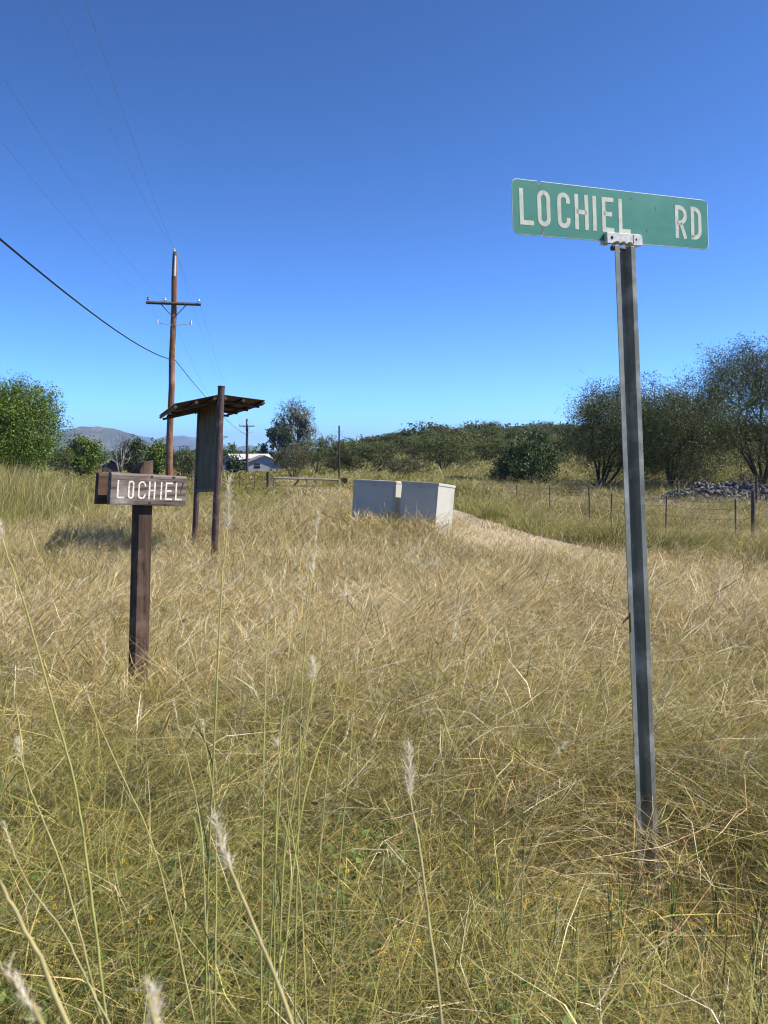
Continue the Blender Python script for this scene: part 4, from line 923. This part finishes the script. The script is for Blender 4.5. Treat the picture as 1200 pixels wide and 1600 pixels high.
# ---------------------------------------------------------------- tall foreground grass stalks, each one a thing
M_stalk = leafmat('stalk_and_head', .3, .6, .25)
def stalk(label, pts_px, D, r, head=None, leafy=0, seed=0, green=.5, name='grass_stalk'):
    """pts_px from the tip down; D distance at the tip and at the foot"""
    D0, D1 = D if isinstance(D, tuple) else (D, D); n = len(pts_px)
    ps = []
    for k, (a, b_) in enumerate(pts_px):
        d = D0+(D1-D0)*k/(n-1); ps.append(G(a, b_, d))
    dl = ps[-1]-ps[-2]; zg_ = hz1(ps[-1].x, ps[-1].y)
    if ps[-1].z > zg_+.03:
        f_ = (ps[-1].z-zg_)/max(-dl.z, .02)
        for j in (1, 2, 3): ps.append(Vector((ps[-1].x+dl.x*f_/3*(.9-.2*j), ps[-1].y+dl.y*f_/3*.4, ps[-1].z+(zg_-ps[-1].z)/(4-j))))
    foot = ps[-1].copy()
    # smooth
    fine = []
    for i in range(len(ps)-1):
        a, b_, c, d = ps[max(i-1, 0)], ps[i], ps[i+1], ps[min(i+2, len(ps)-1)]
        for t_ in np.linspace(0, 1, 7, endpoint=False):
            fine.append(.5*((2*b_)+(c-a)*t_+(2*a-5*b_+4*c-d)*t_*t_+(3*b_-a-3*c+d)*t_**3))
    fine.append(ps[-1]); L = len(fine)
    o = thing(name, label, 'grass stalk', foot, group='tall seeding grass stalks'); rg_ = np.random.default_rng(seed)
    loc = [p-foot for p in fine]
    loc = [p+Vector((rg_.normal(0, .00045), rg_.normal(0, .00045), 0)) for p in loc]
    mb = MB().tube(loc, [r*.85*(.45+.55*min(1, k/L*1.8)) for k in range(L)], 6)
    V = np.array([tuple(v) for v in mb.v]); zz_ = np.clip(V[:, 2]/max(V[:, 2].max(), .01), 0, 1)[:, None]
    nod = ((zz_*7) % 1 > .94)*.6
    c = np.array([(.24, .30, .055)])*(1-zz_)*green+np.array([(.42, .40, .11)])*zz_*green+np.array([(.48, .38, .20)])*(1-green)
    c = c*(1-.5*nod)*(.85+.3*rg_.uniform(0, 1, (len(V)//6, 1)).repeat(6, 0))[:len(V)]
    npmesh('stem', V, np.array([f for f in mb.f if len(f) == 4]), M_stalk, o, col=c, smooth=True)
    if head:
        hl_, hw_, ncl, fluff = head   # metres
        T = []; acc = 0
        for k in range(L-1):
            seg = (loc[k+1]-loc[k]).length
            if acc < hl_: T.append((loc[k], loc[k+1], acc, seg))
            acc += seg
        S_ = Strips(); N = ncl; s_ = rg_.uniform(0, 1, N)*hl_
        # a few fluffy tufts along the head
        tuft = rg_.choice(np.linspace(.06, .94, 5)+rg_.normal(0, .03, 5), N)*hl_; s_ = np.where(rg_.uniform(0, 1, N) < .6, tuft+rg_.normal(0, hl_*.05, N), s_).clip(0, hl_)
        cum = np.array([t_[2] for t_ in T]); idx = np.searchsorted(cum, s_, side='right')-1; idx = idx.clip(0, len(T)-1)
        A = np.array([tuple(t_[0]) for t_ in T]); Bp = np.array([tuple(t_[1]) for t_ in T]); sl_ = np.array([t_[3] for t_ in T])
        f_ = ((s_-cum[idx])/sl_[idx]).clip(0, 1)[:, None]; C = A[idx]*(1-f_)+Bp[idx]*f_
        upd = (A[idx]-Bp[idx]); upd /= np.linalg.norm(upd, axis=1)[:, None]
        rnd = rg_.normal(0, 1, (N, 3)); rnd /= np.linalg.norm(rnd, axis=1)[:, None]
        V0 = (upd*.9+rnd*fluff)*hw_*rg_.uniform(.5, 1.6, N)[:, None]
        cc = pick(rg_, [(.78, .70, .54), (.62, .52, .35), (.86, .80, .66), (.50, .42, .24)], N, .12)
        S_.add(C, V0, rg_.normal(0, .35, (N, 3))*hw_, np.full(N, max(.0007, .00045*D0)), 3, cc*.9, cc.clip(0, .85), 'taper', 0, rg_)
        # glumes hugging the axis
        M_ = N//3; ii = rg_.integers(0, N, M_); cg = pick(rg_, [(.38, .33, .16), (.45, .38, .2), (.30, .30, .12)], M_, .1)
        S_.add(C[ii], (upd[ii]+.22*rnd[ii])*hw_*.9, np.zeros((M_, 3)), np.full(M_, .0022), 2, cg, cg*1.1, 'leaf', 0, rg_)
        h_ = S_.build('seed_head', M_stalk); h_.parent = o
    for k in range(leafy+1 if green > .45 else leafy):
        t_ = rg_.uniform(.35, .9); i = int(t_*(L-1)); a = rg_.uniform(0, 6.28); S_ = Strips()
        ll = rg_.uniform(.12, .3)
        S_.add(np.array([tuple(loc[i])]), np.array([[math.cos(a)*.35*ll, math.sin(a)*.35*ll, ll]]), np.array([[math.cos(a)*.35*ll, math.sin(a)*.35*ll, -ll*.45]]), np.array([.004]), 6, np.array([(.13, .19, .04)]), np.array([(.28, .30, .09)]), 'leaf', 0, rg_)
        b_ = S_.build('leaf_blade', M_stalk); b_.parent = o
    return o
big = (.085, .014, 420, .75); mid = (.06, .011, 260, .6); thin_ = (.07, .008, 140, .35)
stalk('tall stalk with white fluffy head rising past the right post of the notice board', [(357, 752), (355, 830), (346, 920), (338, 1090), (326, 1350)], (2.0, 1.75), .0026, (.13, .013, 420, .7), 1, 1, .75)
stalk('tall stalk with a narrow tan head just above the middle of the grass', [(498, 800), (490, 860), (476, 960), (452, 1100), (436, 1260), (425, 1430)], (2.1, 1.8), .0022, (.085, .010, 220, .3), 1, 2, .7)
stalk('stalk with two white tufts leaning beside the narrow tan head', [(491, 868), (487, 905), (478, 990), (470, 1110), (466, 1300), (462, 1480)], (2.0, 1.7), .002, mid, 1, 3, .7)
stalk('pale plumed stalk standing right of the two-tufted one', [(541, 912), (537, 960), (528, 1060), (512, 1200), (494, 1400)], (2.4, 2.0), .002, (.08, .013, 200, .3), 0, 4, .6)
stalk('short plumed stalk tip with white tuft at mid-left of the field', [(490, 1035), (487, 1080), (470, 1180), (446, 1320), (436, 1500)], (1.9, 1.65), .0022, (.06, .014, 240, .5), 1, 5, .7)
stalk('thin pale-tipped stalk right of the middle clump', [(559, 1005), (556, 1060), (548, 1170), (535, 1300), (520, 1480)], (2.1, 1.8), .0018, thin_, 0, 6, .6)
stalk('thin upright stalk with narrow head left of the middle clump', [(418, 945), (417, 1010), (413, 1150), (410, 1330), (408, 1540)], (2.0, 1.6), .0021, thin_, 1, 7, .75)
stalk('leaning green stalk with a faint head inside the middle clump', [(457, 952), (452, 1010), (440, 1130), (432, 1290), (428, 1500)], (2.1, 1.7), .002, thin_, 1, 8, .8)
stalk('slender dark green stalk without fluff leaning through the middle clump', [(560, 1100), (520, 1130), (488, 1200), (462, 1330), (440, 1560)], (1.9, 1.5), .0019, None, 2, 9, 1)
stalk('low stalk with a small white tuft left of the middle clump', [(433, 1158), (438, 1190), (456, 1300), (470, 1400), (478, 1560)], (1.9, 1.6), .0019, (.03, .012, 140, .8), 0, 10, .6)
stalk('big fluffy-headed stalk in the lower middle leaning right as it goes down', [(639, 1170), (641, 1245), (652, 1300), (668, 1420), (690, 1600)], (1.45, 1.15), .0026, (.095, .013, 480, .65), 0, 11, .25)
stalk('nearest fluffy-headed stalk at the bottom, bent toward the left', [(336, 1282), (352, 1335), (366, 1372), (398, 1450), (455, 1600)], (1.0, .85), .0028, (.078, .010, 520, .55), 0, 12, .35)
stalk('small fluffy stalk at the left edge below the wooden sign', [(28, 1155), (34, 1190), (50, 1240), (75, 1300), (105, 1385), (150, 1560)], (1.5, 1.3), .0022, (.045, .010, 200, .5), 0, 13, .5)
stalk('long arching stalk from the left edge with a pale tuft near its top', [(0, 818), (6, 850), (40, 950), (85, 1110), (118, 1230), (140, 1380), (160, 1540)], (1.5, 1.25), .0026, (.05, .009, 160, .7), 0, 14, .85)
stalk('thick blurry straw-coloured stalk cutting the bottom left corner', [(-14, 1350), (0, 1380), (40, 1455), (105, 1600)], (.78, .72), .0030, None, 0, 15, .35)
stalk('thin stalk with narrow brown tip right of the small fluffy stalk', [(135, 1080), (150, 1120), (185, 1200), (235, 1310), (270, 1440), (300, 1580)], (1.7, 1.4), .0020, (.05, .006, 90, .3), 0, 16, .55)
stalk('thin stalk with pinkish-tan tip below the notice board', [(272, 1094), (280, 1140), (298, 1210), (316, 1310), (322, 1460)], (1.9, 1.6), .0018, (.06, .006, 100, .3), 0, 17, .5)
stalk('faint-headed stalk just below and right of the pinkish-tan one', [(317, 1130), (322, 1170), (336, 1270), (338, 1420), (336, 1570)], (1.8, 1.5), .0018, (.04, .009, 120, .4), 0, 18, .6)
stalk('thin dry drooping stalk at the left edge above the corner stalk', [(6, 1285), (20, 1330), (50, 1390), (95, 1450), (130, 1520), (165, 1590)], (1.2, 1.05), .0019, (.05, .006, 90, .3), 0, 19, .35)
stalk('short drooping tan head left of the street sign post foot', [(882, 1163), (866, 1180), (852, 1205), (838, 1250), (820, 1330), (815, 1420)], (2.1, 2.0), .0018, (.05, .012, 150, .4), 0, 20, .3)
stalk('pale thin head in the middle right of the field', [(713, 975), (706, 1010), (700, 1080), (694, 1200)], (3.0, 2.8), .0018, (.09, .012, 140, .4), 0, 21, .4)
stalk('blurred fluffy head poking up at the very bottom left of centre', [(240, 1548), (243, 1600), (252, 1680)], (.55, .5), .0016, (.04, .008, 260, .6), 0, 22, .4)
stalk('blurred tan head lying over the bottom left corner', [(12, 1520), (40, 1562), (72, 1610), (110, 1690)], (.55, .5), .0016, (.05, .007, 260, .3), 0, 23, .3)
stalk('thin green stalk leaning beside the dark green one', [(505, 985), (498, 1040), (478, 1150), (452, 1300), (420, 1480)], (2.2, 1.8), .0017, (.05, .006, 60, .3), 1, 24, .9)

# ---------------------------------------------------------------- yellow flowers
M_pet = noisy(mat('yellow_petals', (.75, .5, .02), .6), (.70, .42, .01), (.85, .62, .04), (60, 60, 60), 3)
M_cen = mat('flower_centre', (.08, .045, .01), .9)
M_gst = noisy(mat('flower_stem_green', (.12, .16, .05), .7), (.09, .13, .035), (.16, .2, .06), (30, 30, 30), 3)
def flower_plant(label, name, loc, h, heads, fr_, seed, cat='wildflower', group=None):
    rr = random.Random(seed); o = thing(name, label, cat, loc, group=group); st = MB(); hs = []
    for k in range(heads):
        a = rr.uniform(0, 6.28); sp = rr.uniform(.1, .5)*h*.5
        e = Vector((math.cos(a)*sp, math.sin(a)*sp, h*rr.uniform(.75, 1.0)))
        st.tube([Vector((0, 0, -.02)), Vector((e.x*.3, e.y*.3, h*.5)), e], [.003, .0022, .0012], 4)
        hs.append(e)
    st.build('stems', M_gst, o)
    for e in hs:
        d = Vector((rr.gauss(0, .5), -.6+rr.gauss(0, .3), .7)).normalized(); u_ = d.orthogonal().normalized(); v_ = d.cross(u_); pm = MB()
        for j in range(9):
            t_ = 6.283*j/9+rr.uniform(-.1, .1); r1 = u_*math.cos(t_)+v_*math.sin(t_); r2 = u_*math.cos(t_+.3)+v_*math.sin(t_+.3)
            pm.add([e, e+r1*fr_*.6, e+(r1+r2)*.5*fr_*1.05+d*fr_*.1, e+r2*fr_*.6], [(0, 1, 2, 3)])
        fl_ = pm.build('flower_head', M_pet, o)
        MB().tube([e-d*.001, e+d*fr_*.16], fr_*.28, 7).build('disc', M_cen, fl_)
    return o
flower_plant('yellow sunflowers on tall stems at the right edge beyond the track', 'sunflower', P(1164, 9.2), .62, 4, .026, 5)
flower_plant('yellow-flowered weed in the grass right of the notice board', 'sunflower', P(381, 8.6), .54, 3, .016, 6)
rr = random.Random(12); base_fl = None; nfl = 0
for k in range(64):
    px = rr.uniform(430, 1200) if k % 5 else rr.uniform(60, 400); py = rr.uniform(1340, 1600); D = F*(EYE-.17)/(py-HOR)
    x = (px-600)/F*D; loc = (x, D, hz1(x, D))
    lb = 'tiny yellow wildflower low in the near grass, one of many alike'
    if k < 4: o = flower_plant(lb, 'wildflower', loc, rr.uniform(.22, .34), 4, .0075, 50+k, group='tiny yellow wildflowers in the near grass'); base_fl = (base_fl or [])+[o]
    else: o = dup(base_fl[k % 4], loc, rr.uniform(0, 6.28), (1, 1, rr.uniform(.75, 1.2)), lb)

# ---------------------------------------------------------------- haze: the air over the valley
mh = bpy.data.materials.new('haze_air'); mh.use_nodes = True; t = mh.node_tree; t.nodes.clear()
pv = t.nodes.new('ShaderNodeVolumePrincipled'); pv.inputs['Density'].default_value = 1.2e-4; pv.inputs['Color'].default_value = (.50, .70, 1, 1); pv.inputs['Anisotropy'].default_value = .2
ou = t.nodes.new('ShaderNodeOutputMaterial'); t.links.new(pv.outputs[0], ou.inputs['Volume'])
tag(MB().box((0, 6000, 120), (30000, 16000, 330)).build('haze', mh), kind='stuff')
